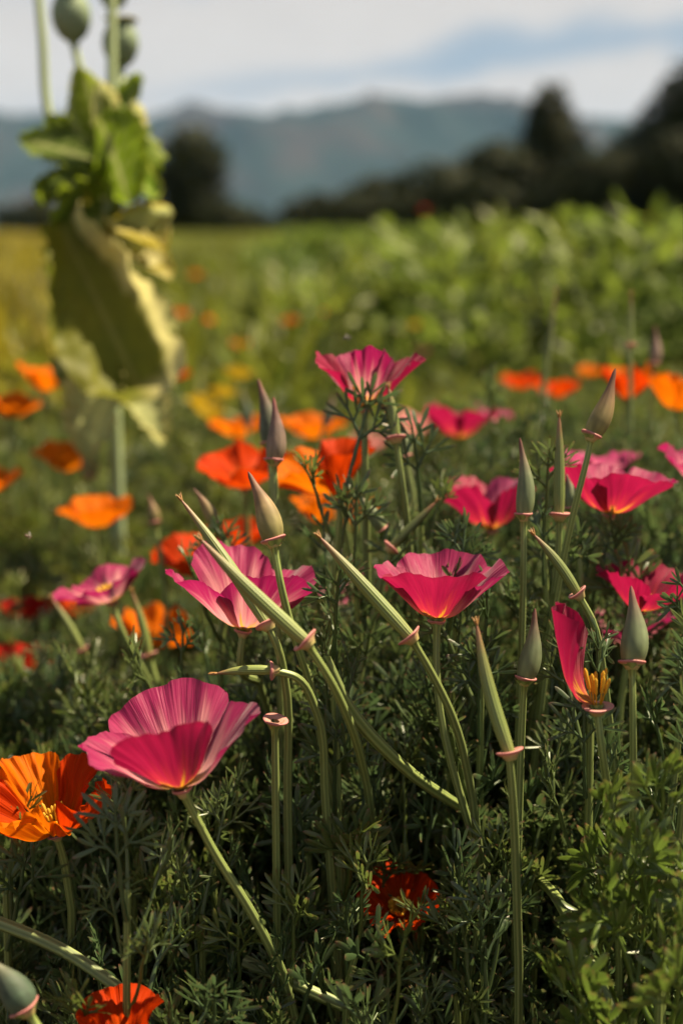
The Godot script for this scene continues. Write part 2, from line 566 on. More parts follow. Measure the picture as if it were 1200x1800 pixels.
func shoot_stem(plan: Array, h: float) -> Shape:
	var pts := [Vector3(0, -0.01, 0)]
	for k in range(0, plan.size(), 3):
		pts.append((plan[k][0] as Transform3D).origin)
	pts.append(Vector3((plan[plan.size() - 1][0] as Transform3D).origin))
	return stem_shape(smooth_path(pts, 2), 0.0021, 0.0011, 0.0)


# how high the bed's leaves stand at a place
func canopy(x: float, z: float) -> float:
	var d := -z
	var right := smoothstep(-0.06, 0.05, x)
	var there := lerpf(0.300, 0.350, smoothstep(0.50, 0.60, d))
	there = lerpf(there, 0.332, smoothstep(0.61, 0.68, d))
	there = lerpf(there, 0.352, smoothstep(0.72, 0.86, d))
	var here := lerpf(0.268, 0.235, smoothstep(0.60, 0.85, d))
	var h := lerpf(here, there, right)
	h -= clampf((0.56 - d) / 0.14, 0.0, 1.0) * 0.06
	h = lerpf(h, 0.27, smoothstep(0.9, 1.3, d))
	h += 0.02 * n1(x * 3.0, z * 3.0)
	# the big flowers stand clear of what grows before them
	for m in open_spots:
		var q: Vector3 = m
		if z > q.z - 0.012 and absf(x - q.x * z / q.z) < 0.034:
			h = minf(h, 0.52 + (q.y - 0.52) * z / q.z - 0.078)
	return h


# ---------------------------------------------------------------- broad-leaved plants, field, trees

# a broad leaf along +Y, upper face +Z, its margin waved; curl lifts the margins
func blade(len: float, wid: float, curl: float, droop: float, s: float, c0: Color, vein: Color, margin: Color, lobed: float, nu := 13, nv := 16) -> Shape:
	var p := PackedVector3Array()
	var col := PackedColorArray()
	var uv := PackedVector2Array()
	for j in nv:
		var v := float(j) / (nv - 1)
		var w := wid * 0.5 * pow(sin(PI * clampf(0.06 + 0.93 * pow(v, 0.85), 0.0, 1.0)), 0.75)
		for k in nu:
			var u := float(k) / (nu - 1) * 2.0 - 1.0
			var edge := 1.0 + lobed * (n1(v * 5.0 + s, signf(u) * 3.0 + s) + 0.5 * sin(v * 44.0 + signf(u)))
			var x := u * w * lerpf(1.0, edge, absf(u))
			var z := curl * wid * pow(absf(u), 2.4) + lobed * wid * 0.45 * pow(absf(u), 2.0) * n1(v * 6.0 + s, u + s) - droop * len * v * v
			p.append(Vector3(x, v * len, z))
			var c := c0.lerp(vein, clampf(1.0 - absf(u) * 9.0, 0.0, 1.0) * 0.8)
			c = c.lerp(vein, clampf(sin((v * 9.0 + absf(u) * 2.6) * TAU) * 3.0 - 2.2, 0.0, 0.6) * (1.0 - absf(u)))
			c = c.lerp(margin, smoothstep(0.72, 1.0, absf(u)))
			col.append(c * (1.0 + 0.25 * n1(u * 2.0 + s, v * 3.0)))
			uv.append(Vector2(u, v))
	var sh := Shape.new()
	sh.grid(p, nu, nv, col, uv)
	return sh


func laid(base: Vector3, tip: Vector3, face: Vector3) -> Transform3D:
	var y := (tip - base).normalized()
	var z := (face - y * face.dot(y)).normalized()
	return Transform3D(Basis(y.cross(z), y, z), base)


func rod(pts: Array, r0: float, r1: float, c0: Color, c1: Color, each := 5) -> Shape:
	var path := smooth_path(pts, each)
	var rad := PackedFloat32Array()
	for k in path.size():
		rad.append(lerpf(r0, r1, float(k) / (path.size() - 1)))
	var s := Shape.new()
	s.tube(path, rad, 12, 0, 0.0, ramp([c0, c1], path.size()), ramp([c0, c1], path.size()))
	return s


func seed_head(o: Node3D, base: Vector3, axis: Vector3, r: float) -> void:
	var prof := PackedVector2Array()
	var skin := Color(0.16, 0.21, 0.13)
	for k in 15:
		var f := k / 14.0
		prof.append(Vector2(r * maxf(0.2, pow(sin(PI * (0.06 + 0.80 * f)), 0.72)) * (1.0 if f > 0.1 else 0.75), r * 2.5 * f))
	var s := Shape.new()
	s.lathe(prof, 24, same(skin, 15), Transform3D(), 0.025, 10.0)
	var x := frame(base, axis, 0.0)
	var head := part("seed_head", s.mesh(), M.bud, o, x)
	var c := Shape.new()
	var y := r * 2.5
	c.lathe(PackedVector2Array([Vector2(r * 0.4, y - r * 0.05), Vector2(r * 0.85, y + r * 0.02), Vector2(r * 0.95, y + r * 0.12), Vector2(r * 0.8, y + r * 0.2), Vector2(r * 0.3, y + r * 0.28), Vector2(0.0002, y + r * 0.3)]), 24, same(Color(0.20, 0.20, 0.10), 6), Transform3D(), 0.09, 10.0)
	part("crown", c.mesh(), M.bud, head)


# ground cover and distant crops: one clump of upright leaves
func clump(count: int, h: float, spread: float, len: float, wid: float, c0: Color, c1: Color) -> Shape:
	var s := Shape.new()
	for k in count:
		var ang := rng.randf() * TAU
		var f := rng.randf()
		var at := Vector3(cos(ang), 0, sin(ang)) * spread * sqrt(rng.randf()) + Vector3.UP * h * f * 0.85
		var lean := rng.randf_range(0.2, 1.45)
		var a2 := ang + rng.randf_range(-1.0, 1.0)
		var d := Vector3(sin(lean) * cos(a2), cos(lean), sin(lean) * sin(a2))
		var c := c0.lerp(c1, rng.randf())
		var l := len * rng.randf_range(0.7, 1.25)
		s.add(blade(l, wid * rng.randf_range(0.7, 1.2), 0.12, rng.randf_range(0.0, 0.25), rng.randf() * 30.0, c, c * 1.5, c * 1.1, 0.05, 3, 5), laid(at, at + d, Vector3.UP + d * -0.3 + Vector3(rng.randf_range(-0.5, 0.5), 0, rng.randf_range(-0.5, 0.5))))
	return s


func mass(called: String, m: Mesh, mat: Material, xs: Array, tints: Array) -> void:
	var mm := MultiMesh.new()
	mm.transform_format = MultiMesh.TRANSFORM_3D
	mm.use_colors = true
	mm.mesh = m
	mm.instance_count = xs.size()
	for k in xs.size():
		mm.set_instance_transform(k, xs[k])
		mm.set_instance_color(k, tints[k])
	var o := MultiMeshInstance3D.new()
	o.name = numbered(called)
	o.multimesh = mm
	o.material_override = mat
	add_child(o)
	o.set_meta("kind", "stuff")


func tree_shapes(blobs: Array, count: int, size: float, c0: Color, c1: Color) -> Shape:
	var s := Shape.new()
	for b in blobs:
		var at: Vector3 = b[0]
		var r: Vector3 = b[1]
		for k in int(1.4 * count * r.x * r.y):
			var d := Vector3(rng.randfn(), rng.randfn(), rng.randfn()).normalized()
			var lump := 1.0 + 0.35 * fine.get_noise_3d(d.x * 22.0 + at.x * 5.0, d.y * 22.0 + at.y, d.z * 22.0)
			var q := at + d * r * lump * pow(rng.randf(), 0.22)
			var nrm := (d + Vector3(rng.randfn(), rng.randfn(), rng.randfn()) * 0.5).normalized()
			var x := nrm.cross(Vector3(0.2, 0.9, 0.3)).normalized()
			var y := nrm.cross(x)
			var w := size * rng.randf_range(0.6, 1.4)
			var c := c0.lerp(c1, rng.randf())
			s.grid(PackedVector3Array([q - x * w * 0.5, q + y * w * 0.35, q - y * w * 0.35, q + x * w * 0.5 + nrm * w * 0.1]), 2, 2, same(c, 4), PackedVector2Array([Vector2(0, 0), Vector2(1, 0), Vector2(0, 1), Vector2(1, 1)]))
	return s


func tree(called: String, label: String, at: Vector3, blobs: Array, c0: Color, c1: Color, count: int, size: float) -> Node3D:
	var o := thing(called, label, "tree", at, "trees beyond the flower field")
	for b in blobs:
		b[1] = (b[1] as Vector3) * Vector3(1.22, 1.10, 1.15)
		b[0] = (b[0] as Vector3) * Vector3(1.0, 1.05, 1.0)
	var top: Vector3 = blobs[0][0]
	var tr := rod([Vector3(0, -0.3, 0), Vector3(0.1, top.y * 0.35, 0.05), Vector3(top.x * 0.6, top.y * 0.8, top.z * 0.5), top], 0.28, 0.10, Color(0.06, 0.045, 0.03), Color(0.06, 0.045, 0.03))
	for b in blobs.slice(1):
		var limb := rod([Vector3(0.05, top.y * 0.3, 0), (b[0] as Vector3).lerp(Vector3(0, top.y * 0.4, 0), 0.5), b[0]], 0.12, 0.05, Color(0.06, 0.045, 0.03), Color(0.06, 0.045, 0.03), 3)
		tr.add(limb, Transform3D())
	part("trunk", tr.mesh(), M.bark, o)
	part("crown", tree_shapes(blobs, count, size, c0, c1).mesh(), M.crown, o)
	return o


func insect(called: String, label: String, at: Vector3, towards: Vector3, len: float, c: Color) -> void:
	var o := thing(called, label, "insect", at)
	var x := laid(Vector3.ZERO, towards, Vector3.UP)
	var body := Shape.new()
	var prof := [0.01, 0.10, 0.15, 0.16, 0.13, 0.07, 0.12, 0.14, 0.11, 0.06, 0.09, 0.09, 0.01]
	var path := PackedVector3Array()
	var rad := PackedFloat32Array()
	for k in prof.size():
		path.append(Vector3(0, len * (k / 12.0 - 0.5), 0))
		rad.append(prof[k] * len)
	body.tube(path, rad, 10, 0, 0.0, same(c, 13), same(c, 13))
	for k in 6:
		var sd := -1.0 if k % 2 == 0 else 1.0
		var y := len * (0.02 + 0.09 * (k / 2))
		body.tube(PackedVector3Array([Vector3(0, y, -len * 0.06), Vector3(sd * len * 0.22, y + len * 0.05 * (k / 2 - 1), -len * 0.10), Vector3(sd * len * 0.34, y + len * 0.12 * (k / 2 - 1), -len * 0.36)]), PackedFloat32Array([len * 0.022, len * 0.018, len * 0.008]), 5, 0, 0.0, same(c, 3), same(c, 3))
	part("body", body.mesh(), M.shell, o, x)
	for sd in [-1.0, 1.0]:
		var w := blade(len * 0.8, len * 0.3, 0.02, 0.05, 2.0, Color(0.03, 0.022, 0.015), Color(0.02, 0.015, 0.01), Color(0.03, 0.022, 0.015), 0.0, 7, 9)
		part("wing", w.mesh(), M.wing, o, x * laid(Vector3(sd * len * 0.06, len * 0.18, len * 0.12), Vector3(sd * len * 0.6, -len * 0.2, len * 0.45), Vector3(0, 0.3, 1)))


func sky_image() -> ImageTexture:
	var w := 1024
	var h := 512
	var im := Image.create(w, h, false, Image.FORMAT_RGBF)
	var fn := FastNoiseLite.new()
	fn.seed = 11
	fn.frequency = 1.0
	fn.fractal_octaves = 4
	for y in h:
		var el := 90.0 - (y + 0.5) / h * 180.0
		for x in w:
			var az := (x + 0.5) / w * 360.0
			var up := clampf(el / 90.0, 0.0, 1.0)
			var d := Vector3(cos(deg_to_rad(el)) * sin(deg_to_rad(az)), sin(deg_to_rad(el)), -cos(deg_to_rad(el)) * cos(deg_to_rad(az)))
			var blue := Color(0.37, 0.475, 0.565).lerp(Color(0.11, 0.19, 0.36), pow(up, 0.85))
			# streaks of high cloud that climb to one side, broken up by noise
			var e := maxf(el, 0.0)
			var n := fn.get_noise_3d(d.x * 3.0, d.y * 9.0, d.z * 3.0)
			var n2 := fn.get_noise_3d(d.x * 11.0 + 7.0, d.y * 30.0, d.z * 11.0)
			var gap := cos((e - 5.55 - 0.1333 * (az + 0.9)) / 4.0 * TAU + n * 2.4 + n2 * 1.3)
			var mod := 0.62 + 0.50 * cos(deg_to_rad(6.0 * (az - 12.0)))
			var clear := smoothstep(0.05, 0.95, gap * 0.85 + n2 * 0.25) * clampf(mod, 0.0, 1.0) * 0.92
			clear = maxf(clear, smoothstep(14.0, 40.0, e) * smoothstep(-0.35, 0.25, n + n2 * 0.4))
			clear *= smoothstep(1.0, 5.5, e + n2 * 2.0)
			var cloud := Color(0.70, 0.665, 0.63) * (1.0 + 0.06 * n2)
			im.set_pixel(x, y, cloud.lerp(blue, clampf(clear, 0.0, 1.0)))
	return ImageTexture.create_from_image(im)


# ---------------------------------------------------------------- the scene

func _ready() -> void:
	rng.seed = 20240611
	fine.seed = 4
	fine.frequency = 0.1
	fine.fractal_octaves = 3

	var cam := Camera3D.new()
	cam.name = "camera"
	add_child(cam)
	var optics := CameraAttributesPhysical.new()
	optics.frustum_focal_length = 33.333
	optics.frustum_focus_distance = 0.545
	optics.frustum_near = 0.02
	optics.frustum_far = 20000.0
	optics.exposure_aperture = 3.7
	cam.attributes = optics
	cam.position = Vector3(0, 0.52, 0)
	cam.rotation = Vector3(-atan(0.2), 0, 0)
	cam.current = true

	var sky_mat := PanoramaSkyMaterial.new()
	sky_mat.panorama = sky_image()
	var env := Environment.new()
	env.background_mode = Environment.BG_SKY
	env.sky = Sky.new()
	env.sky.sky_material = sky_mat
	env.background_energy_multiplier = 0.305
	env.tonemap_mode = Environment.TONE_MAPPER_LINEAR
	env.tonemap_exposure = 3.4
	env.sdfgi_enabled = true
	env.ssao_enabled = true
	env.ssil_enabled = true
	env.fog_enabled = true
	env.fog_density = 0.00004
	env.fog_light_color = Color(0.54, 0.74, 0.95)
	var world := WorldEnvironment.new()
	world.name = "world"
	world.environment = env
	add_child(world)

	var sun := DirectionalLight3D.new()
	sun.name = "sun"
	sun.light_energy = 1.6
	sun.light_color = Color(1.0, 0.92, 0.77)
	sun.light_angular_distance = 0.5
	sun.shadow_enabled = true
	add_child(sun)
	sun.look_at_from_position(Vector3(0.46, 0.86, -0.16), Vector3.ZERO, Vector3.UP)

	make_materials()
	make_leaves()
	landscape()
	tall_poppy()
	pink_poppies()
	orange_poppies()
	buds_and_pods()
	foliage()
	insects()


func landscape() -> void:
	var g := Shape.new()
	var gp := PackedVector3Array()
	var gc := PackedColorArray()
	var gu := PackedVector2Array()
	for j in 60:
		for k in 60:
			var fx := (k / 59.0 * 2.0 - 1.0)
			var fz := (j / 59.0 * 2.0 - 1.0)
			var x := signf(fx) * pow(absf(fx), 5.0) * 7000.0
			var z := signf(fz) * pow(absf(fz), 5.0) * 7000.0
			gp.append(Vector3(x, 0.012 * n1(x * 0.7, z * 0.7) - 0.01, z))
			var far := smoothstep(20.0, 60.0, Vector2(x, z).length())
			gc.append(Color(0.085, 0.062, 0.040).lerp(Color(0.07, 0.085, 0.03), far) * (1.0 + 0.4 * n1(x * 2.0, z * 2.0)))
			gu.append(Vector2(x, z))
	g.grid(gp, 60, 60, gc, gu)
	struct("ground", g.mesh(), M.soil)

	# mountains: ridges and gullies about four kilometres off
	var mp := PackedVector3Array()
	var mc := PackedColorArray()
	var mu := PackedVector2Array()
	var rn := FastNoiseLite.new()
	rn.seed = 8
	rn.frequency = 0.0012
	rn.fractal_type = FastNoiseLite.FRACTAL_RIDGED
	rn.fractal_octaves = 5
	for j in 46:
		for k in 150:
			var x := -2700.0 + k * 36.0
			var v := j / 45.0
			var z := -2700.0 - v * 2600.0
			# the crest line, as seen from the field
			var q := x / 4000.0 * 2500.0 + 600.0
			var crest := 292.0 + 34.0 * smoothstep(400.0, 545.0, q) - 14.0 * smoothstep(740.0, 900.0, q) - 26.0 * smoothstep(930.0, 1060.0, q) + 16.0 * smoothstep(80.0, 270.0, q) * smoothstep(440.0, 300.0, q)
			var up := smoothstep(0.0, 0.5, v) * (1.0 - 0.35 * smoothstep(0.5, 1.0, v))
			var rr := rn.get_noise_2d(x, z)
			var y := crest * up * (0.94 + 0.32 * rr * (1.0 - 0.75 * smoothstep(0.38, 0.5, v))) + (7.0 * n1(x * 0.004, z * 0.004) + 16.0 * n1(x * 0.0016, 2.0) + 9.0 * n1(x * 0.007, 5.0)) * up
			mp.append(Vector3(x, y - 2.0, z))
			var bare := smoothstep(0.05, 0.4, n1(x * 0.0035, z * 0.0035) + 0.25 * rr)
			mc.append(Color(0.018, 0.026, 0.026).lerp(Color(0.042, 0.036, 0.036), bare * 0.7) * (1.0 + 0.3 * n1(x * 0.01, z * 0.01)))
			mu.append(Vector2(x, z))
	var ms := Shape.new()
	ms.grid(mp, 150, 46, mc, mu)
	struct("mountains", ms.mesh(), M.rock)

	# trees
	var dk := Color(0.010, 0.012, 0.005)
	var dl := Color(0.022, 0.029, 0.009)
	tree("round_tree", "lone round dark tree behind the tall green seedhead poppy", Vector3(-6.1, 0, -60), [[Vector3(0, 3.0, 0), Vector3(1.25, 1.25, 1.2)], [Vector3(-0.3, 1.6, 0), Vector3(1.4, 1.3, 1.3)], [Vector3(0.3, 0.8, 0.2), Vector3(1.4, 0.9, 1.3)]], dk, Color(0.026, 0.033, 0.010), 420, 0.30)
	tree("bushy_tree", "low dark bush at the foot of the lone round tree", Vector3(-4.3, 0, -58), [[Vector3(0, 0.7, 0), Vector3(1.2, 0.7, 0.9)], [Vector3(0.7, 0.45, 0), Vector3(0.8, 0.5, 0.7)]], dk, dl, 420, 0.28)
	tree("bushy_tree", "small dark bush where the field ends behind the seedhead poppy stem", Vector3(-12.6, 0, -60), [[Vector3(0, 0.8, 0), Vector3(1.5, 0.75, 0.9)]], dk, dl, 420, 0.28)
	tree("pointed_tree", "dark tree whose pointed top rises highest in the tree belt's middle", Vector3(8.2, 0, -58), [[Vector3(0, 4.6, 0), Vector3(0.75, 1.15, 0.75)], [Vector3(0.1, 3.2, 0), Vector3(1.3, 1.5, 1.2)], [Vector3(-0.2, 1.6, 0), Vector3(2.0, 1.6, 1.8)]], dk, Color(0.022, 0.028, 0.009), 380, 0.32)
	tree("broad_tree", "largest black tree, cut by the picture's edge above the crop row", Vector3(13.2, 0, -55), [[Vector3(0.6, 4.9, 0), Vector3(1.7, 1.5, 1.6)], [Vector3(-0.4, 3.6, 0), Vector3(1.5, 1.6, 1.5)], [Vector3(0.3, 2.0, 0), Vector3(2.6, 2.0, 2.0)]], Color(0.007, 0.008, 0.004), dl, 380, 0.32)
	tree("broad_tree", "dark tree filling the dip between the pointed tree and the largest tree", Vector3(11.4, 0, -56), [[Vector3(0.2, 3.3, 0), Vector3(1.1, 0.95, 1.1)], [Vector3(-0.2, 1.9, 0), Vector3(1.9, 1.6, 1.6)]], dk, dl, 380, 0.32)
	tree("bushy_tree", "wide dark tree just before the pointed tree in the belt", Vector3(6.0, 0, -57), [[Vector3(0.2, 2.6, 0), Vector3(1.4, 1.0, 1.2)], [Vector3(-0.3, 1.3, 0), Vector3(1.8, 1.2, 1.4)]], dk, dl, 380, 0.32)
	tree("bushy_tree", "low rounded tree third from the thin end of the tree belt", Vector3(3.7, 0, -57), [[Vector3(0, 2.0, 0), Vector3(1.4, 0.9, 1.2)], [Vector3(0.2, 0.9, 0), Vector3(1.5, 0.9, 1.2)]], dk, dl, 380, 0.30)
	tree("bushy_tree", "low dark tree second from the thin end of the tree belt", Vector3(1.5, 0, -58), [[Vector3(0, 1.5, 0), Vector3(1.2, 0.9, 1.1)], [Vector3(-0.3, 0.8, 0), Vector3(1.4, 0.8, 1.0)]], dk, dl, 380, 0.30)
	tree("bushy_tree", "smallest dark tree at the thin end of the tree belt", Vector3(-0.9, 0, -59), [[Vector3(0, 1.0, 0), Vector3(1.3, 0.75, 1.0)], [Vector3(-0.9, 0.6, 0), Vector3(0.9, 0.5, 0.8)]], dk, dl, 380, 0.30)

	tree("bushy_tree", "dark bush under the pointed tree, low in the belt", Vector3(9.9, 0, -54), [[Vector3(0, 2.0, 0), Vector3(1.8, 1.1, 1.2)], [Vector3(-1.2, 1.2, 0), Vector3(1.6, 1.2, 1.2)]], dk, dl, 380, 0.32)
	tree("bushy_tree", "dark bush closing the gap before the wide tree in the belt", Vector3(4.8, 0, -55), [[Vector3(0, 1.5, 0), Vector3(1.7, 0.9, 1.2)], [Vector3(-1.4, 0.9, 0), Vector3(1.6, 0.9, 1.2)]], dk, dl, 380, 0.30)
	tree("bushy_tree", "low dark bush between the two lowest trees of the belt", Vector3(0.4, 0, -56), [[Vector3(0, 0.95, 0), Vector3(1.4, 0.7, 1.0)], [Vector3(1.3, 1.0, 0), Vector3(1.2, 0.8, 1.0)]], dk, dl, 380, 0.30)
	tree("broad_tree", "black tree under the largest tree at the edge of the picture", Vector3(12.6, 0, -52), [[Vector3(0, 2.3, 0), Vector3(1.9, 1.5, 1.2)], [Vector3(0.8, 1.2, 0), Vector3(2.0, 1.4, 1.2)]], Color(0.007, 0.008, 0.004), dl, 380, 0.32)

	# the tall leafy crop
	var kinds := []
	for k in 5:
		var c0: Color = [Color(0.075, 0.108, 0.018), Color(0.088, 0.120, 0.019), Color(0.062, 0.098, 0.018), Color(0.100, 0.122, 0.018), Color(0.072, 0.104, 0.024)][k]
		var fol := clump(230, 0.56, 0.115, 0.050, 0.024, c0 * 0.45, c0 * 1.25)
		kinds.append([rod([Vector3(0, -0.02, 0), Vector3(0.01, 0.25, 0), Vector3(0, 0.46, 0.01)], 0.006, 0.003, Color(0.12, 0.17, 0.05), Color(0.14, 0.2, 0.05)).mesh(), fol.mesh()])
	var rows := [2.35, 2.6, 2.95, 3.3, 3.75, 4.3, 5.0, 5.9, 7.0, 8.4]
	var xs := []
	var ts := []
	var nth := ["first", "second", "third", "fourth", "fifth", "sixth", "seventh", "eighth", "ninth", "tenth", "eleventh", "twelfth", "thirteenth"]
	for r in rows.size():
		var d: float = rows[r]
		var place := 0
		var x := -0.03 - 0.060 * (d - 2.3)
		while x < d * 0.255 + 0.1:
			var o := thing("crop_plant", "leafy crop plant, %s from the open strip in the %s crop row" % [nth[mini(place, 12)], nth[r]], "crop plant", Vector3(x + rng.randf_range(-0.05, 0.05), 0, -d + rng.randf_range(-0.1, 0.1)), "plants of the tall crop rows")
			var kd: Array = kinds[rng.randi() % 5]
			part("stem", kd[0], M.stem, o)
			part("foliage", kd[1], M.crop, o).set_meta("kind", "stuff")
			o.rotation.y = rng.randf() * TAU
			o.scale = Vector3.ONE * rng.randf_range(0.94, 1.13) * (0.86 if x < 0.12 * d - 0.2 else 1.0)
			x += 0.21 * sqrt(d / 2.35)
			place += 1
	for k in 1500:   # the same crop farther off, where no plant can be told from the next
		var d := 9.2 * pow(6.0, rng.randf())
		var x := rng.randf_range(-0.06 - 0.03 * d, 0.30 * d)
		xs.append(Transform3D(Basis(Vector3.UP, rng.randf() * TAU).scaled(Vector3(1.5, rng.randf_range(0.85, 1.05), 1.5)), Vector3(x, 0, -d)))
		ts.append(Color(1, 1, 1) * rng.randf_range(0.75, 1.1))
	mass("far_crop", kinds[0][1], M.crop, xs, ts)

	# low green growth between the poppies and the horizon
	var low := clump(85, 0.26, 0.13, 0.055, 0.008, Color(0.050, 0.066, 0.010), Color(0.115, 0.116, 0.013))
	xs = []
	ts = []
	for k in 5000:
		var d := 1.75 * pow(33.0, rng.randf())
		var x := rng.randf_range(-0.30 * d - 0.1, minf(0.02 - 0.04 * d, 0.1) if d > 2.3 else 0.30 * d)
		var s := rng.randf_range(0.75, 1.2) * (1.0 + smoothstep(4.0, 20.0, d) * 0.6) * (1.0 + 0.55 * n1(x * 0.5 + 9.0, d * 0.35) + (0.35 if rng.randf() < 0.12 else 0.0))
		xs.append(Transform3D(Basis(Vector3.UP, rng.randf() * TAU).scaled(Vector3(s, clampf(s, 0.6, 1.55), s)), Vector3(x, 0, -d)))
		var straw := smoothstep(-0.10 * d, -0.22 * d, x)
		ts.append(Color(0.85, 0.95, 0.95).lerp(Color(1.55, 1.25, 1.0), straw) * rng.randf_range(0.55, 1.25) * (1.0 + 0.5 * n1(x * 0.8, d * 0.6)))
	mass("low_foliage", low.mesh(), M.crop, xs, ts)


func tall_poppy() -> void:
	var foot := Vector3(-0.1722, 0.3661, -1.0808)
	foot.y = 0.0
	var o := thing("seedhead_poppy", "tall pale green poppy plant with round seed heads and ragged leaves", "poppy plant", foot)
	var c0 := Color(0.24, 0.30, 0.17)
	var c1 := Color(0.27, 0.33, 0.17)
	var stems := [
		[[Vector3.ZERO, Vector3(-0.1728, 0.3972, -1.0768) - foot, Vector3(-0.1746, 0.5116, -1.0895) - foot, Vector3(-0.1729, 0.6039, -1.1080) - foot, Vector3(-0.1725, 0.6971, -1.1266) - foot], 0.0058, 0.0036],
		[[Vector3(-0.1755, 0.5494, -1.0971) - foot, Vector3(-0.1901, 0.6047, -1.1183) - foot, Vector3(-0.2030, 0.6564, -1.1287) - foot], 0.0042, 0.0030],
		[[Vector3(-0.1745, 0.5878, -1.1149) - foot, Vector3(-0.1679, 0.6183, -1.1313) - foot, Vector3(-0.1707, 0.6408, -1.1459) - foot], 0.0042, 0.0030],
		[[Vector3(-0.1875, 0.5499, -1.1176) - foot, Vector3(-0.2235, 0.5977, -1.1373) - foot, Vector3(-0.2314, 0.6667, -1.1511) - foot, Vector3(-0.2350, 0.7055, -1.1589) - foot], 0.0040, 0.0032]]
	for s in stems:
		part("stem", rod(s[0], s[1], s[2], c0, c1, 8).mesh(), M.bud, o)
	seed_head(o, Vector3(-0.2030, 0.6564, -1.1287) - foot, Vector3(-0.06, 1, 0), 0.0152)
	seed_head(o, Vector3(-0.1707, 0.6399, -1.1458) - foot, Vector3(0.03, 1, 0), 0.0142)
	seed_head(o, Vector3(-0.1796, 0.6869, -1.1756) - foot, Vector3(0.05, 1, 0), 0.0125)
	seed_head(o, Vector3(-0.2350, 0.7055, -1.1589) - foot, Vector3(-0.06, 1, 0), 0.014)
	var green := Color(0.15, 0.20, 0.014)
	var deep := Color(0.075, 0.115, 0.016)
	var pale := Color(0.33, 0.35, 0.15)
	var dry := Color(0.42, 0.38, 0.15)
	var gold := Color(0.30, 0.25, 0.03)
	var rows := [   # foot, tip, the way the upper face looks, width, curl, droop, colour, margin, lobes
		[Vector3(-0.1763, 0.5988, -1.0662), Vector3(-0.1489, 0.5420, -1.0446), Vector3(0.2, 0.5, -0.7), 0.050, 0.10, 0.10, Color(0.13, 0.20, 0.010), green, 0.16],
		[Vector3(-0.1722, 0.5427, -1.0753), Vector3(-0.1675, 0.6073, -1.0985), Vector3(0.1, 0.4, -0.8), 0.052, 0.15, 0.05, Color(0.13, 0.20, 0.012), green, 0.18],
		[Vector3(-0.1717, 0.5616, -1.0893), Vector3(-0.1365, 0.5488, -1.0766), Vector3(0.4, 0.7, -0.4), 0.050, 0.16, 0.14, Color(0.12, 0.20, 0.022), Color(0.30, 0.33, 0.06), 0.2],
		[Vector3(-0.1785, 0.5674, -1.0803), Vector3(-0.2366, 0.5898, -1.0950), Vector3(-0.1, 0.6, 0.5), 0.034, 0.14, 0.15, deep, green, 0.2],
		[Vector3(-0.1789, 0.5616, -1.0893), Vector3(-0.2196, 0.5424, -1.0651), Vector3(-0.3, 0.6, 0.3), 0.050, 0.16, 0.15, deep, green, 0.2],
		[Vector3(-0.1814, 0.5793, -1.1132), Vector3(-0.2266, 0.5955, -1.1369), Vector3(-0.2, 0.7, -0.4), 0.040, 0.16, 0.10, deep, green, 0.2],
		[Vector3(-0.1764, 0.5818, -1.0831), Vector3(-0.1890, 0.6312, -1.0930), Vector3(-0.3, 0.3, 0.8), 0.026, 0.22, -0.05, green, pale, 0.22],
		[Vector3(-0.1756, 0.5880, -1.0844), Vector3(-0.1792, 0.6210, -1.0706), Vector3(0.7, 0.3, 0.6), 0.024, 0.22, -0.05, pale, dry, 0.2],
		[Vector3(-0.1696, 0.5907, -1.0951), Vector3(-0.1498, 0.6270, -1.1126), Vector3(-0.5, 0.5, 0.5), 0.030, 0.2, 0.0, deep, green, 0.22],
		[Vector3(-0.1680, 0.5818, -1.0831), Vector3(-0.1516, 0.6089, -1.0682), Vector3(0.6, 0.6, 0.5), 0.026, 0.22, 0.0, pale, dry, 0.25],
		[Vector3(-0.1729, 0.5368, -1.0945), Vector3(-0.2016, 0.5035, -1.0675), Vector3(-0.4, 0.6, 0.5), 0.056, 0.14, 0.2, deep, gold, 0.2],
		[Vector3(-0.1766, 0.5499, -1.1176), Vector3(-0.2240, 0.4761, -1.1334), Vector3(-0.5, 0.6, -0.3), 0.060, 0.14, 0.2, deep, green, 0.2],
		[Vector3(-0.1688, 0.5200, -1.0708), Vector3(-0.1285, 0.5119, -1.0488), Vector3(0.5, 0.7, 0.4), 0.040, 0.22, 0.2, gold, dry, 0.28],
		[Vector3(-0.1680, 0.5035, -1.0675), Vector3(-0.1281, 0.5303, -1.0729), Vector3(0.5, 0.6, 0.4), 0.030, 0.24, 0.1, pale, gold, 0.3],
		[Vector3(-0.1717, 0.5075, -1.0785), Vector3(-0.1280, 0.4909, -1.0752), Vector3(0.4, 0.8, 0.3), 0.038, 0.22, 0.2, dry, gold, 0.3],
		[Vector3(-0.1804, 0.4898, -1.1157), Vector3(-0.2156, 0.4510, -1.1080), Vector3(-0.5, 0.7, 0.2), 0.050, 0.2, 0.2, gold, dry, 0.26],
		[Vector3(-0.1760, 0.4639, -1.1106), Vector3(-0.1298, 0.4510, -1.1080), Vector3(0.4, 0.8, 0.2), 0.036, 0.2, 0.2, pale, dry, 0.26],
		[Vector3(-0.1745, 0.4353, -1.0844), Vector3(-0.2120, 0.4161, -1.0602), Vector3(-0.5, 0.7, 0.2), 0.050, 0.2, 0.25, deep, pale, 0.25],
		[Vector3(-0.1664, 0.4221, -1.0410), Vector3(-0.1836, 0.3640, -1.0090), Vector3(-0.4, 0.5, 0.6), 0.040, 0.24, 0.2, pale, dry, 0.28],
		[Vector3(-0.1675, 0.4161, -1.0602), Vector3(-0.1314, 0.3703, -1.0511), Vector3(0.4, 0.6, 0.4), 0.030, 0.24, 0.2, pale, dry, 0.28]]
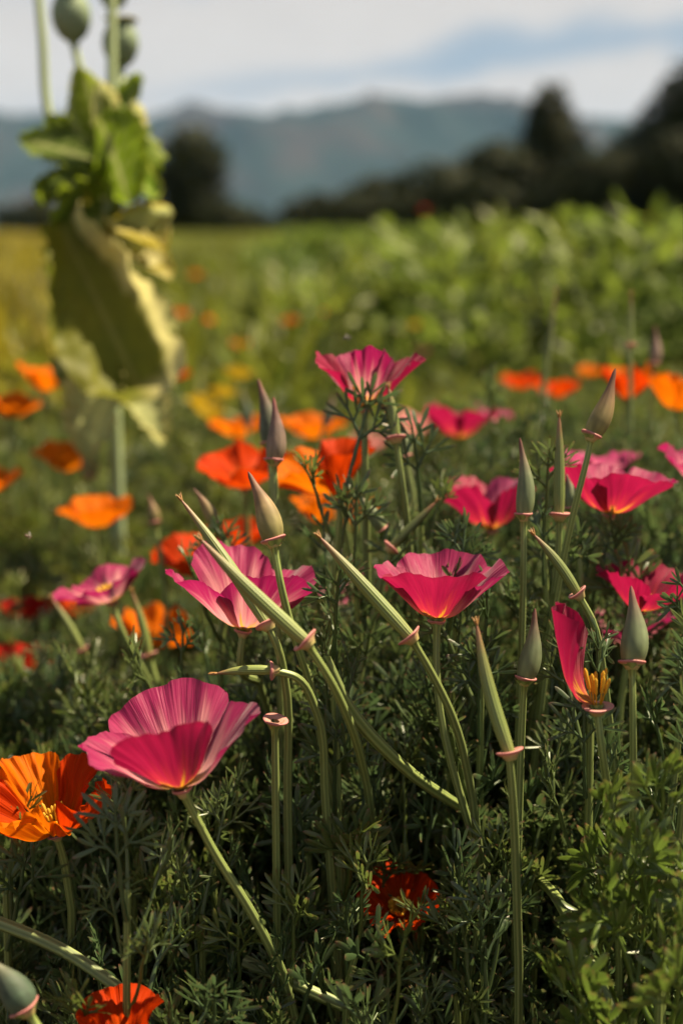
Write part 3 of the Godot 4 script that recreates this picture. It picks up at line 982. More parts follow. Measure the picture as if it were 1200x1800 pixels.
	for r in rows:
		var a: Vector3 = r[0]
		var b: Vector3 = r[1]
		var lf := blade(a.distance_to(b) * 1.08, r[3] * 1.35, r[4], r[5], rng.randf() * 30.0, r[6], pale, r[7], r[8], 17, 22)
		part("leaf", lf.mesh(), M.broad, o, laid(a - foot, b - foot, r[2]))
	# the great withered leaf that hangs before the stem, one margin folded up, sunlight painted pale on it and the tip
	var big := Shape.new()
	var p := PackedVector3Array()
	var col := PackedColorArray()
	var uv := PackedVector2Array()
	var len := 0.152
	for j in 34:
		var v := j / 33.0
		var w := 0.090 * pow(sin(PI * clampf(0.07 + 0.77 * pow(v, 1.35), 0.0, 1.0)), 0.8)
		for k in 25:
			var u := k / 24.0 * 2.0 - 1.0
			var roll := smoothstep(0.55, 1.0, u)
			var ruffle := 0.006 * n1(v * 7.0, u * 1.5) * absf(u) + 0.0016 * n1(v * 16.0, u) * smoothstep(0.6, 1.0, absf(u))
			var x := -(u * w * 0.5 - roll * w * 0.10 + ruffle)
			var z := 0.014 * u * u + roll * 0.013 + ruffle - 0.010 * v * v + 0.022 * smoothstep(0.82, 1.0, v)
			p.append(Vector3(x, v * len, z))
			var c := Color(0.15, 0.15, 0.016).lerp(Color(0.095, 0.115, 0.012), 0.5 + 0.5 * n1(u, v * 2.0))
			c = c.lerp(Color(0.50, 0.47, 0.20), smoothstep(0.52, 0.74, u + 0.12 * n1(v * 9.0, 2.0)))
			c = c.lerp(Color(0.50, 0.46, 0.20), smoothstep(0.84, 0.95, v) * smoothstep(-0.3, 0.4, u))
			c = c.lerp(Color(0.20, 0.19, 0.05), clampf(1.0 - absf(u) * 14.0, 0.0, 0.7))
			col.append(c * (1.0 + 0.2 * n1(u * 5.0, v * 7.0)))
			uv.append(Vector2(u, v))
	big.grid(p, 25, 34, col, uv)
	part("leaf", big.mesh(), M.broad, o, laid(Vector3(-0.2047, 0.5208, -1.0608) - foot, Vector3(-0.1285, 0.3821, -1.0024) - foot, Vector3(0.25, 0.35, 0.85))).set_meta("label", "great withered leaf with sunlight painted pale on its folded margin")


func pink_poppies() -> void:
	var bed := "pink poppies in the bed"
	poppy("pink_poppy", "large open magenta poppy low in the bed, its wide cup beside the deep orange poppy", bed, Vector3(-0.0564, 0.3270, -0.4713), Vector3(-0.24, 1, -0.03), "pink", 0.0425, 0.73, 0.10, Vector3(-0.0291, 0.1027, -0.4876), {"fine": true, "via": [Vector3(-0.0465, 0.3020, -0.4765), Vector3(-0.0333, 0.2752, -0.4813), Vector3(-0.0216, 0.2404, -0.4948)], "pleat": 0.0032,
		0: {"len": 1.08, "th": -0.08, "half": 0.98, "flat": 0.5, "curl": 0.10}, 1: {"len": 0.95, "th": 0.04, "half": 0.95, "curl": 0.15}, 2: {"mat": "crimson", "len": 0.90, "th": -0.16, "half": 1.2, "flat": 0.35, "curl": 0.0}, 3: {"len": 0.92, "th": -0.04, "half": 0.95, "curl": 0.15}})
	poppy("pink_poppy", "open magenta poppy with yellow stamens showing, amid feathery leaves in mid bed", bed, Vector3(0.0376, 0.3691, -0.5409), Vector3(0.0, 1, 0.0), "pink", 0.0350, 0.70, -0.15, Vector3(0.0744, 0.1309, -0.5545), {"fine": true, "via": [Vector3(0.0376, 0.3443, -0.5359), Vector3(0.0524, 0.2808, -0.5334), Vector3(0.0661, 0.2377, -0.5452)], "pleat": 0.0034, "curl": 0.12,
		2: {"mat": "crimson", "th": -0.10, "len": 0.98, "half": 1.42, "flat": 0.12, "curl": 0.05}, 3: {"curl": 0.3, "roll": -0.05}, 0: {"len": 1.02}})
	poppy("pink_poppy", "magenta poppy half hidden behind two crossing green seed pods", bed, Vector3(-0.0399, 0.3596, -0.5594), Vector3(0.10, 1, -0.06), "pink", 0.0405, 0.70, 0.5, Vector3(-0.0343, 0.1317, -0.5954), {"fine": true, "via": [Vector3(-0.0354, 0.3286, -0.5838)], "pleat": 0.0045,
		1: {"curl": 0.35}, 0: {"th": -0.12}})
	poppy("pink_poppy", "topmost magenta poppy standing alone on a straight bare stem", bed, Vector3(0.0105, 0.4407, -0.6368), Vector3(0.03, 1, 0.02), "pink", 0.0340, 0.60, 0.08, Vector3(0.0134, 0.1784, -0.6149), {"fine": true, "via": [Vector3(0.0105, 0.4196, -0.6326), Vector3(0.0111, 0.3935, -0.6325)], "pleat": 0.0040, "curl": 0.16,
		1: {"mat": "crimson", "th": 0.02, "half": 0.9}, 2: {"th": -0.30, "half": 0.86, "flat": 0.45, "len": 1.0}, 3: {"curl": 0.22, "mat": "crimson", "half": 0.9}})
	poppy("pink_poppy", "purple magenta poppy leaning away over the orange flowers, above the large open one", bed, Vector3(-0.1164, 0.3347, -0.6972), Vector3(-0.42, 1, -0.02), "pink", 0.0285, 0.88, 0.3, Vector3(-0.0936, 0.1070, -0.7128), {"fine": true, "via": [Vector3(-0.1109, 0.3195, -0.6942), Vector3(-0.0994, 0.2894, -0.7034)], "pleat": 0.0035})
	poppy("pink_poppy", "crimson pink cup with an orange foot beside the upright slate green bud", bed, Vector3(0.0757, 0.3703, -0.7043), Vector3(-0.05, 1, -0.05), "crimson", 0.0335, 0.60, 0.75, Vector3(0.0790, 0.1325, -0.6975), {"fine": true, 1: {"mat": "rose"}, "pleat": 0.0038})
	poppy("pink_poppy", "wide magenta poppy with a yellow foot behind the tan bud and thin pod", bed, Vector3(0.1208, 0.3940, -0.6275), Vector3(0.04, 1, -0.08), "crimson", 0.0350, 0.72, 0.35, Vector3(0.1148, 0.1768, -0.6452), {"fine": true, "via": [Vector3(0.1148, 0.3733, -0.6284), Vector3(0.1109, 0.3388, -0.6368)], "pleat": 0.0042, 0: {"mat": "pink"}, 1: {"mat": "pink"}})
	poppy("pink_poppy", "pale rose poppy seen from behind, just above the wide magenta one", bed, Vector3(0.1446, 0.3813, -0.7881), Vector3(0.05, 1, -0.15), "rose", 0.0275, 0.80, 0.2, Vector3(0.1519, 0.1576, -0.7842), {"fine": true, "pleat": 0.004})
	poppy("pink_poppy", "deep red pink poppy with an orange foot behind the upright green bud with leaves", bed, Vector3(0.1295, 0.3566, -0.5996), Vector3(0.22, 1, -0.05), "crimson", 0.0275, 0.72, 0.6, Vector3(0.1373, 0.1576, -0.6006), {"fine": true, "pleat": 0.004})
	poppy("pink_poppy", "withering poppy with one long hanging crimson petal and yellow stamens", bed, Vector3(0.0932, 0.3491, -0.4961), Vector3(-0.04, 1, 0.0), "crimson", 0.0425, 0.16, 0.0, Vector3(0.1195, 0.1560, -0.5187), {"fine": true, "collar": 0.0058, "stamens": 9, "spread": 0.28, "via": [Vector3(0.0946, 0.3364, -0.4936), Vector3(0.1001, 0.3080, -0.4981), Vector3(0.1111, 0.2525, -0.5074)], "pleat": 0.0050,
		0: {"gone": true}, 1: {"gone": true}, 2: {"gone": true}, 3: {"turn": -TAU * 0.80, "half": 1.0, "flat": -0.5, "th": -0.06, "base": 1.25, "curl": -0.12, "roll": 0.10, "len": 1.02}})
	poppy("pink_poppy", "small pink poppy peeping out below the withering poppy's bud neighbour", bed, Vector3(0.1320, 0.3297, -0.6350), Vector3(0.0, 1, 0.0), "pink", 0.0270, 0.85, 0.8, Vector3(0.1400, 0.1356, -0.6370), {"pleat": 0.004})
	poppy("pink_poppy", "blurred red poppy with a yellow foot behind the topmost magenta poppy", bed, Vector3(0.0779, 0.3821, -0.9412), Vector3(0.0, 1, -0.1), "crimson", 0.0310, 0.75, 0.75, Vector3(0.0840, 0.1278, -0.9414))
	poppy("pink_poppy", "blurred pale pink poppy between the topmost poppy and the blurred red one", bed, Vector3(0.0614, 0.3482, -1.1894), Vector3(0.0, 1, 0.0), "blush", 0.0280, 0.72, 0.4, Vector3(0.0614, 0.0964, -1.1390))
	poppy("pink_poppy", "faint whitish pink poppy right behind the topmost poppy's stem", bed, Vector3(0.0250, 0.3171, -1.2852), Vector3(0.0, 1, 0.0), "blush", 0.0280, 0.72, 0.1, Vector3(0.0260, 0.0611, -1.2340))
	poppy("pink_poppy", "blurred dusky pink poppy tucked behind the blurred red one", bed, Vector3(0.1174, 0.3684, -1.1119), Vector3(0.1, 1, 0.0), "rose", 0.0200, 0.75, 0.3, Vector3(0.1174, 0.1246, -1.0631))
	poppy("pink_poppy", "coral pink poppy mostly hidden behind the poppy with yellow stamens", bed, Vector3(0.0122, 0.3209, -0.7352), Vector3(-0.1, 1, 0.0), "rose", 0.0280, 0.75, 0.5, Vector3(0.0144, 0.1121, -0.7343), {2: {"mat": "crimson"}})
	poppy("pink_poppy", "magenta petal tip of a poppy cut by the picture's edge", bed, Vector3(0.1781, 0.3948, -0.6888), Vector3(0.1, 1, 0.0), "pink", 0.0300, 0.80, 0.2, Vector3(0.1915, 0.1623, -0.7035))


func orange_poppies() -> void:
	var bed := "orange and red poppies in the bed"
	poppy("orange_poppy", "deep orange poppy with tangled petals touching the large magenta one", bed, Vector3(-0.1124, 0.2867, -0.5244), Vector3(-0.16, 1, 0.22), "flame", 0.0370, 0.66, 0.5, Vector3(-0.1128, 0.0729, -0.5225), {"fine": true, "pleat": 0.0085, 0: {"mat": "orange"}, 3: {"mat": "orange"}, 1: {"curl": 0.5}, 2: {"curl": -0.4}, "count": 5, "half": 0.75})
	poppy("orange_poppy", "orange poppy at the very bottom, cut by the picture's lower edge", bed, Vector3(-0.0760, 0.2356, -0.4530), Vector3(-0.05, 1, 0.0), "flame", 0.0235, 0.55, 0.3, Vector3(-0.0786, 0.0509, -0.4365), {"fine": true, "pleat": 0.005})
	poppy("orange_poppy", "red poppy sunk in deep shade among the lower leaves", bed, Vector3(0.0241, 0.2409, -0.5459), Vector3(-0.15, 1, 0.45), "flame", 0.0225, 0.75, 0.3, Vector3(0.0235, 0.0807, -0.4832), {"fine": true, "pleat": 0.005})
	poppy("orange_poppy", "red orange poppy behind the pair of upright buds", bed, Vector3(-0.0558, 0.3733, -0.8069), Vector3(-0.05, 1, 0.1), "flame", 0.0330, 0.85, 0.3, Vector3(-0.0550, 0.1489, -0.8028), {"fine": true, "pleat": 0.006})
	poppy("orange_poppy", "broad orange poppy leaning towards the pair of upright buds", bed, Vector3(-0.0035, 0.3860, -0.7177), Vector3(-0.35, 1, 0.1), "orange", 0.0360, 0.72, 0.8, Vector3(-0.0078, 0.1835, -0.7281), {"fine": true, "pleat": 0.005, 1: {"mat": "flame"}, 2: {"mat": "flame"}})
	poppy("orange_poppy", "red orange poppy just above the half hidden magenta poppy", bed, Vector3(-0.0847, 0.3190, -0.8164), Vector3(-0.15, 1, 0.05), "flame", 0.0330, 0.85, 0.5, Vector3(-0.0880, 0.1058, -0.8146), {"fine": true, "pleat": 0.006})
	poppy("orange_poppy", "small orange poppy behind the ribbed pods' brown bud", bed, Vector3(-0.0644, 0.3172, -0.8977), Vector3(0.0, 1, 0.0), "flame", 0.0260, 0.8, 0.2, Vector3(-0.0665, 0.1101, -0.8868))
	poppy("orange_poppy", "orange poppy below the broad leaning orange one, nearer the buds", bed, Vector3(-0.0131, 0.3446, -0.8420), Vector3(0.05, 1, 0.0), "orange", 0.0250, 0.6, 0.2, Vector3(-0.0137, 0.1317, -0.8402))
	poppy("orange_poppy", "orange poppy below the broad leaning orange one, nearer the topmost poppy's stem", bed, Vector3(0.0070, 0.3371, -0.8608), Vector3(0.1, 1, 0.0), "orange", 0.0270, 0.6, 0.6, Vector3(0.0066, 0.1231, -0.8588))
	poppy("orange_poppy", "orange poppy with ragged petals under the leaning purple magenta poppy", bed, Vector3(-0.1156, 0.2721, -0.8274), Vector3(0.1, 1, 0.1), "orange", 0.0300, 0.75, 0.4, Vector3(-0.1188, 0.0611, -0.8260), {"pleat": 0.007})
	poppy("orange_poppy", "large soft orange poppy lowest of the blurred ones by the seedhead plant", bed, Vector3(-0.1626, 0.3240, -0.9296), Vector3(-0.03, 1, 0.05), "orange", 0.0290, 0.76, 0.3, Vector3(-0.1666, 0.0972, -0.9148), {"curl": 0.2})
	poppy("orange_poppy", "soft orange poppy topmost of the blurred ones by the seedhead plant", bed, Vector3(-0.2392, 0.3901, -1.1468), Vector3(0.06, 1, 0.02), "orange", 0.0330, 0.76, 0.4, Vector3(-0.2431, 0.1034, -1.1201))
	poppy("orange_poppy", "soft orange poppy just under the topmost blurred one", bed, Vector3(-0.2607, 0.3733, -1.1128), Vector3(0.05, 1, 0.02), "orange", 0.0290, 0.85, 0.1, Vector3(-0.2668, 0.1140, -1.0916))
	poppy("orange_poppy", "soft orange poppy before a pale bud beneath the seedhead plant", bed, Vector3(-0.2074, 0.3387, -1.0651), Vector3(0.05, 1, 0.05), "orange", 0.0300, 0.76, 0.6, Vector3(-0.2103, 0.0885, -1.0355))
	poppy("orange_poppy", "soft orange poppy half out of the picture beside the blurred ones", bed, Vector3(-0.2456, 0.3372, -0.9832), Vector3(0.0, 1, 0.0), "orange", 0.0270, 0.85, 0.2, Vector3(-0.2489, 0.1199, -0.9602))
	poppy("orange_poppy", "dark red poppy under the leaning purple magenta poppy, upper of two", bed, Vector3(-0.2098, 0.2614, -0.9171), Vector3(0.0, 1, 0.05), "red", 0.0240, 0.75, 0.3, Vector3(-0.2134, 0.0634, -0.8979))
	poppy("orange_poppy", "bright red poppy lower of two beside the blurred bud", bed, Vector3(-0.1978, 0.2473, -0.8429), Vector3(0.0, 1, 0.05), "red", 0.0260, 0.70, 0.7, Vector3(-0.2009, 0.0611, -0.8260), {"pleat": 0.006})
	poppy("orange_poppy", "small rusty orange poppy close under the leaning purple magenta one", bed, Vector3(-0.1819, 0.2586, -0.9471), Vector3(0.1, 1, 0.0), "flame", 0.0210, 0.8, 0.3, Vector3(-0.1848, 0.0493, -0.9257))
	poppy("orange_poppy", "two toned orange poppy behind the tan bud with the dark tip", bed, Vector3(0.1900, 0.4075, -0.9463), Vector3(0.0, 1, 0.0), "orange", 0.0300, 0.62, 0.1, Vector3(0.1960, 0.1741, -0.9302), {3: {"mat": "flame"}, 2: {"mat": "flame"}, "pleat": 0.006})
	poppy("orange_poppy", "orange poppy cut by the picture's edge beside the two toned one", bed, Vector3(0.2131, 0.4063, -0.8951), Vector3(0.0, 1, 0.0), "orange", 0.0310, 0.60, 0.5, Vector3(0.2210, 0.1917, -0.8828), {"pleat": 0.006})
	poppy("orange_poppy", "small red poppy at the foot of the thin blurred pod", bed, Vector3(0.1814, 0.3797, -1.1957), Vector3(0.0, 1, 0.0), "flame", 0.0230, 0.75, 0.3, Vector3(0.1854, 0.1372, -1.1676))
	poppy("orange_poppy", "tiny red poppy beside the small red one before the crop row", bed, Vector3(0.1758, 0.3651, -1.3968), Vector3(0.0, 1, 0.0), "flame", 0.0230, 0.75, 0.7, Vector3(0.1758, 0.0807, -1.3399))
	poppy("orange_poppy", "orange poppy blurred behind the slate green bud", bed, Vector3(-0.0874, 0.3468, -1.1891), Vector3(0.0, 1, 0.0), "orange", 0.0300, 0.85, 0.7, Vector3(-0.0864, 0.0964, -1.1390))
	poppy("orange_poppy", "orange poppy blurred between the buds and the topmost poppy", bed, Vector3(-0.0229, 0.3604, -1.0899), Vector3(0.0, 1, 0.0), "orange", 0.0300, 0.85, 0.2, Vector3(-0.0229, 0.1317, -1.0441))
	# little far flowers, each a few blurred pixels
	var far := [[Vector3(-0.2464, 0.3854, -2.2166), "flame", "orange dot of a far poppy beside the withered leaf's folded margin"], [Vector3(-0.2280, 0.3572, -2.5170), "orange", "orange dot of a far poppy next to the one by the withered leaf"], [Vector3(-0.3060, 0.4188, -3.0392), "orange", "highest yellow orange dot of a far poppy in the green strip"], [Vector3(-0.0792, 0.3733, -2.2142), "orange", "faint orange dot of a far poppy where the crop row begins"], [Vector3(-0.1824, 0.3543, -1.5986), "flame", "orange dot of a far poppy at the withered leaf's tip"], [Vector3(-0.0166, 0.3820, -2.3179), "flame", "rusty dot of a far poppy at the shaded foot of the crop row"], [Vector3(-0.1424, 0.3553, -2.0067), "orange", "faint yellow orange dot of a far poppy above the yellow ones"],
		[Vector3(0.2628, 0.5730, -4.5997), "red", "red flower on top of the crop row before the dark trees"], [Vector3(-0.3360, 0.4706, -7.1287), "red", "faint red flower at the far end of the crop row"], [Vector3(0.7920, 0.5412, -3.6755), "red", "dim red flower above the crop row under the largest tree"],
		[Vector3(0.1214, 0.3621, -2.3140), "yellow", "yellow flower in the shade of the crop row"], [Vector3(0.1214, 0.3284, -2.2053), "blush", "peach flower under the yellow one in the crop row"], [Vector3(0.2610, 0.3670, -1.4991), "orange", "small orange dot just behind the thin ribbed pod"]]
	for f in far:
		var at: Vector3 = f[0]
		poppy("far_poppy", f[2], "little flowers far off", at, Vector3(0.0, 1, 0.15), f[1], 0.0145, 0.75, rng.randf() * 6.0, Vector3(at.x, 0, at.z - 0.03))
	var yel := [[Vector3(-0.1538, 0.3285, -1.5424), "yellow poppy nearest the withered leaf's tip"], [Vector3(-0.1331, 0.3330, -1.5943), "yellow poppy between two others beside the withered leaf's tip"], [Vector3(-0.1368, 0.3229, -1.4903), "lowest yellow poppy beside the withered leaf's tip"], [Vector3(-0.1238, 0.3440, -1.6985), "yellow poppy highest of the group beyond the withered leaf"]]
	for f in yel:
		var at: Vector3 = f[0]
		poppy("yellow_poppy", f[1], "yellow poppies", at, Vector3(0.1, 1, 0.2), "yellow", 0.019, 0.8, rng.randf() * 6.0, Vector3(at.x, 0, at.z - 0.03))


func buds_and_pods() -> void:
	bud("tan pointed bud with a reddish tip above the half hidden magenta poppy", Vector3(-0.0259, 0.4035, -0.5274), Vector3(-0.0349, 0.4285, -0.5375), 0.0112, "tan", Vector3(0.0000, 0.1905, -0.5460), [Vector3(-0.0233, 0.3887, -0.5244), Vector3(-0.0205, 0.3746, -0.5267), Vector3(-0.0123, 0.3443, -0.5359)])
	bud("mauve grey bud, shorter and paler of the pair before the orange flowers", Vector3(-0.0293, 0.4208, -0.6124), Vector3(-0.0288, 0.4475, -0.6178), 0.0100, "mauve", Vector3(-0.0264, 0.2094, -0.6109), [Vector3(-0.0288, 0.4057, -0.6094)])
	bud("slate green bud, taller and darker of the pair before the orange flowers", Vector3(-0.0333, 0.4221, -0.6535), Vector3(-0.0378, 0.4514, -0.6594), 0.0106, "slate", Vector3(-0.0308, 0.1905, -0.6480), [Vector3(-0.0322, 0.4035, -0.6498)])
	bud("tall tan bud with a dark bent tip above the wide magenta poppy", Vector3(0.1012, 0.4379, -0.5700), Vector3(0.1113, 0.4638, -0.5752), 0.0100, "tan", Vector3(0.0896, 0.1937, -0.5874), [Vector3(0.0991, 0.4274, -0.5689), Vector3(0.0956, 0.4108, -0.5696), Vector3(0.0909, 0.3811, -0.5739), Vector3(0.0869, 0.3482, -0.5775)])
	bud("upright slate green bud with a dark red tip beside the crimson pink cup", Vector3(0.0736, 0.4063, -0.5637), Vector3(0.0729, 0.4366, -0.5697), 0.0086, "green", Vector3(0.0756, 0.1917, -0.5666), [Vector3(0.0737, 0.3935, -0.5621), Vector3(0.0738, 0.3699, -0.5615), Vector3(0.0736, 0.3233, -0.5623)])
	bud("fat green grey bud with a dark tip between two feathery leaves", Vector3(0.1061, 0.3644, -0.4992), Vector3(0.1069, 0.3910, -0.5065), 0.0114, "green", Vector3(0.1172, 0.1674, -0.5210), [Vector3(0.1063, 0.3507, -0.4964), Vector3(0.1085, 0.3121, -0.4989), Vector3(0.1111, 0.2525, -0.5074)])
	bud("olive bud with a reddish tip standing below the poppy with yellow stamens", Vector3(0.0708, 0.3491, -0.5267), Vector3(0.0755, 0.3755, -0.5320), 0.0098, "green", Vector3(0.0732, 0.1670, -0.5413), [Vector3(0.0703, 0.3335, -0.5266), Vector3(0.0699, 0.2960, -0.5263)])
	bud("small tan bud behind the upper end of the crossing pods", Vector3(-0.0586, 0.3849, -0.6460), Vector3(-0.0681, 0.4017, -0.6494), 0.0075, "tan", Vector3(-0.0504, 0.1905, -0.6480))
	bud("slim greenish bud below the orange flowers, beside the topmost poppy's stem", Vector3(0.0184, 0.3865, -0.6260), Vector3(0.0044, 0.4053, -0.6297), 0.0074, "green", Vector3(0.0272, 0.1999, -0.6295))
	bud("pale green bud close behind the pod under the topmost poppy", Vector3(0.0314, 0.4096, -0.6918), Vector3(0.0269, 0.4316, -0.6962), 0.0082, "green", Vector3(0.0331, 0.2094, -0.6721))
	bud("small green bud beside the thin pod in front of the wide magenta poppy", Vector3(0.1002, 0.4004, -0.6083), Vector3(0.0982, 0.4149, -0.6113), 0.0076, "green", Vector3(0.1016, 0.2094, -0.6109))
	bud("blurred grey bud in front of the crop row over the orange flowers", Vector3(0.2017, 0.4334, -0.9209), Vector3(0.2031, 0.4579, -0.9258), 0.0092, "mauve", Vector3(0.2090, 0.1846, -0.9017))
	bud("blurred grey green bud above the slate green bud's orange neighbour", Vector3(-0.0730, 0.3711, -1.0920), Vector3(-0.0757, 0.3957, -1.0969), 0.0095, "blue", Vector3(-0.0722, 0.1317, -1.0441))
	bud("blurred dark bud between the broad orange poppy and the topmost one", Vector3(-0.0103, 0.3926, -0.9433), Vector3(-0.0053, 0.4104, -0.9469), 0.0080, "slate", Vector3(-0.0105, 0.1776, -0.9207))
	bud("big bluish green bud at the lowest corner of the bed", Vector3(-0.1045, 0.2671, -0.4287), Vector3(-0.1162, 0.2840, -0.4321), 0.0125, "blue", Vector3(-0.1020, 0.0885, -0.4236))
	bud("blurred bluish bud beneath the bright red poppy", Vector3(-0.1754, 0.2464, -0.7611), Vector3(-0.1770, 0.2727, -0.7664), 0.0108, "blue", Vector3(-0.1784, 0.0697, -0.7462))
	bud("blurred pale bud between the lowest soft orange poppy and the crossing pods", Vector3(-0.1076, 0.3534, -0.8029), Vector3(-0.1109, 0.3695, -0.8061), 0.0080, "tan", Vector3(-0.1089, 0.1576, -0.7842))
	bud("pale green bud right behind the soft orange poppy beneath the seedhead plant", Vector3(-0.1856, 0.3396, -1.0347), Vector3(-0.1898, 0.3800, -1.0428), 0.0150, "tan", Vector3(-0.1883, 0.1003, -1.0073))

	pod("rear one of the two long crossing pods, paler and higher at its tip", Vector3(-0.0280, 0.3753, -0.5116), Vector3(-0.0609, 0.4188, -0.5304), 0.0064, 1.0, Vector3(-0.0240, 0.1905, -0.5460), [Vector3(-0.0246, 0.3684, -0.5112), Vector3(-0.0216, 0.3527, -0.5172), Vector3(-0.0211, 0.3003, -0.5272)], 0.015)
	pod("front one of the two long crossing pods, with a curled pink collar", Vector3(-0.0128, 0.3776, -0.4814), Vector3(-0.0494, 0.4125, -0.4884), 0.0072, 1.0, Vector3(0.0205, 0.1435, -0.5774), [Vector3(-0.0061, 0.3656, -0.4851), Vector3(0.0013, 0.3450, -0.5004), Vector3(0.0103, 0.3009, -0.5375)], -0.015)
	pod("long pod slanting under the poppy with yellow stamens", Vector3(0.0252, 0.3721, -0.5058), Vector3(-0.0081, 0.4069, -0.5179), 0.0070, 0.95, Vector3(0.0441, 0.2015, -0.5278), [Vector3(0.0322, 0.3595, -0.5084), Vector3(0.0421, 0.3378, -0.5143), Vector3(0.0515, 0.3003, -0.5272)], 0.0)
	pod("long upright pod above a pink collar, alone below the olive bud", Vector3(0.0588, 0.3392, -0.4737), Vector3(0.0479, 0.3821, -0.4874), 0.0068, 0.95, Vector3(0.0671, 0.1533, -0.4875), [Vector3(0.0600, 0.3286, -0.4747), Vector3(0.0628, 0.3018, -0.4816)], -0.03)
	pod("slim pod slanting into the top of the hanging crimson petal", Vector3(0.0927, 0.3790, -0.5429), Vector3(0.0757, 0.4014, -0.5474), 0.0056, 0.85, Vector3(0.1166, 0.2039, -0.5691), [Vector3(0.0989, 0.3679, -0.5427), Vector3(0.1053, 0.3411, -0.5455)])
	pod("thin vertical pod with a frayed tip before the wide magenta poppy", Vector3(0.0902, 0.4034, -0.5784), Vector3(0.0902, 0.4432, -0.5863), 0.0062, 0.9, Vector3(0.0858, 0.1886, -0.5966), [Vector3(0.0902, 0.3900, -0.5777), Vector3(0.0890, 0.3706, -0.5769), Vector3(0.0842, 0.3334, -0.5848)], 0.0)
	pod("short vertical pod with a wide pink collar beside the topmost poppy", Vector3(0.0236, 0.4305, -0.6144), Vector3(0.0206, 0.4514, -0.6186), 0.0064, 0.95, Vector3(0.0343, 0.2094, -0.6109), [Vector3(0.0261, 0.4127, -0.6128), Vector3(0.0292, 0.3890, -0.6163)], 0.0)
	pod("small pale pod pointing sideways above the large magenta poppy", Vector3(-0.0261, 0.3567, -0.5129), Vector3(-0.0469, 0.3555, -0.5127), 0.0050, 1.15, Vector3(-0.0024, 0.1905, -0.5460), [Vector3(-0.0172, 0.3536, -0.5144), Vector3(-0.0096, 0.3383, -0.5195), Vector3(-0.0063, 0.3003, -0.5272)], 0.03)
	pod("dark green pod slanting behind the poppy with yellow stamens", Vector3(0.0218, 0.3833, -0.6049), Vector3(0.0412, 0.4028, -0.6088), 0.0058, 0.5, Vector3(0.0158, 0.1964, -0.6084), [Vector3(0.0179, 0.3717, -0.6026)], 0.0)
	pod("tallest blurred pod in front of the crop row", Vector3(0.1345, 0.4112, -0.9471), Vector3(0.1429, 0.4783, -0.9605), 0.0062, 0.9, Vector3(0.1358, 0.1776, -0.9207), [], 0.0)
	pod("thin blurred pod with a tan collar before the two toned orange poppy", Vector3(0.1744, 0.4505, -0.8631), Vector3(0.1748, 0.4802, -0.8691), 0.0046, 1.1, Vector3(0.1814, 0.2023, -0.8543), [], 0.0)
	pod("blurred pod leaning among the red poppies", Vector3(-0.1420, 0.2930, -0.7500), Vector3(-0.1585, 0.3205, -0.7556), 0.0056, 1.0, Vector3(-0.1410, 0.1019, -0.7526), [], 0.02)
	pod("blurred upright pod left of the half hidden poppy, under the purple one", Vector3(-0.1000, 0.3023, -0.7111), Vector3(-0.1089, 0.3342, -0.7175), 0.0064, 1.0, Vector3(-0.0998, 0.1070, -0.7128), [], 0.02)

	# a spent flower: only the collar is left on its stem
	var foot := Vector3(-0.0251, 0.2015, -0.5278)
	foot.y = 0.0
	var o := thing("spent_poppy", "spent flower's tan collar on a bare stem above the large magenta poppy's leaves", "spent flower", foot)
	var head := Vector3(-0.0250, 0.3383, -0.5093) - foot
	part("collar", collar_shape(0.0048, 2.0).mesh(), M.collar, o, frame(head, Vector3(0.15, 1, 0.1), 0.0))
	part("stem", stem_shape(smooth_path([Vector3(0, -0.01, 0), head * 0.5, head - Vector3(0, 0.02, 0), head], 5), 0.0018, 0.0012, 0.0025).mesh(), M.stem, o)
	# thick old stems lying low across the bed
	var lying := [[[Vector3(-0.1452, 0.2611, -0.5091), Vector3(-0.1058, 0.2510, -0.4969), Vector3(-0.0742, 0.2362, -0.4837), Vector3(-0.0389, 0.2086, -0.4884)], "thick pale stem lying low across the bed above the lowest orange poppy"], [[Vector3(-0.0388, 0.2316, -0.5236), Vector3(-0.0134, 0.2257, -0.5122), Vector3(0.0134, 0.2125, -0.5096), Vector3(0.0358, 0.1949, -0.5061)], "thick pale stem slanting along the bottom edge of the bed"], [[Vector3(-0.0064, 0.3620, -0.5089), Vector3(0.0022, 0.3421, -0.5151), Vector3(0.0224, 0.3135, -0.5298), Vector3(0.0624, 0.2729, -0.5625)], "leaning ribbed stem crossing the shade under the yellow stamened poppy"], [[Vector3(0.1100, 0.2199, -0.4499), Vector3(0.0970, 0.2454, -0.4550), Vector3(0.0887, 0.2620, -0.4685), Vector3(0.0839, 0.2656, -0.5049), Vector3(0.0816, 0.2517, -0.5582)], "stout ribbed stem leaning up from the lowest corner under the fat bud"]]
	for l in lying:
		var pts: Array = l[0]
		var root: Vector3 = pts[0]
		var st := thing("fallen_poppy", l[1], "poppy plant", Vector3(root.x, 0, root.z), "old stems low in the bed")
		part("stem", stem_shape(smooth_path(pts.map(func(q): return q - Vector3(root.x, 0, root.z)), 6), 0.0025, 0.0020, 0.0).mesh(), M.stem, st)


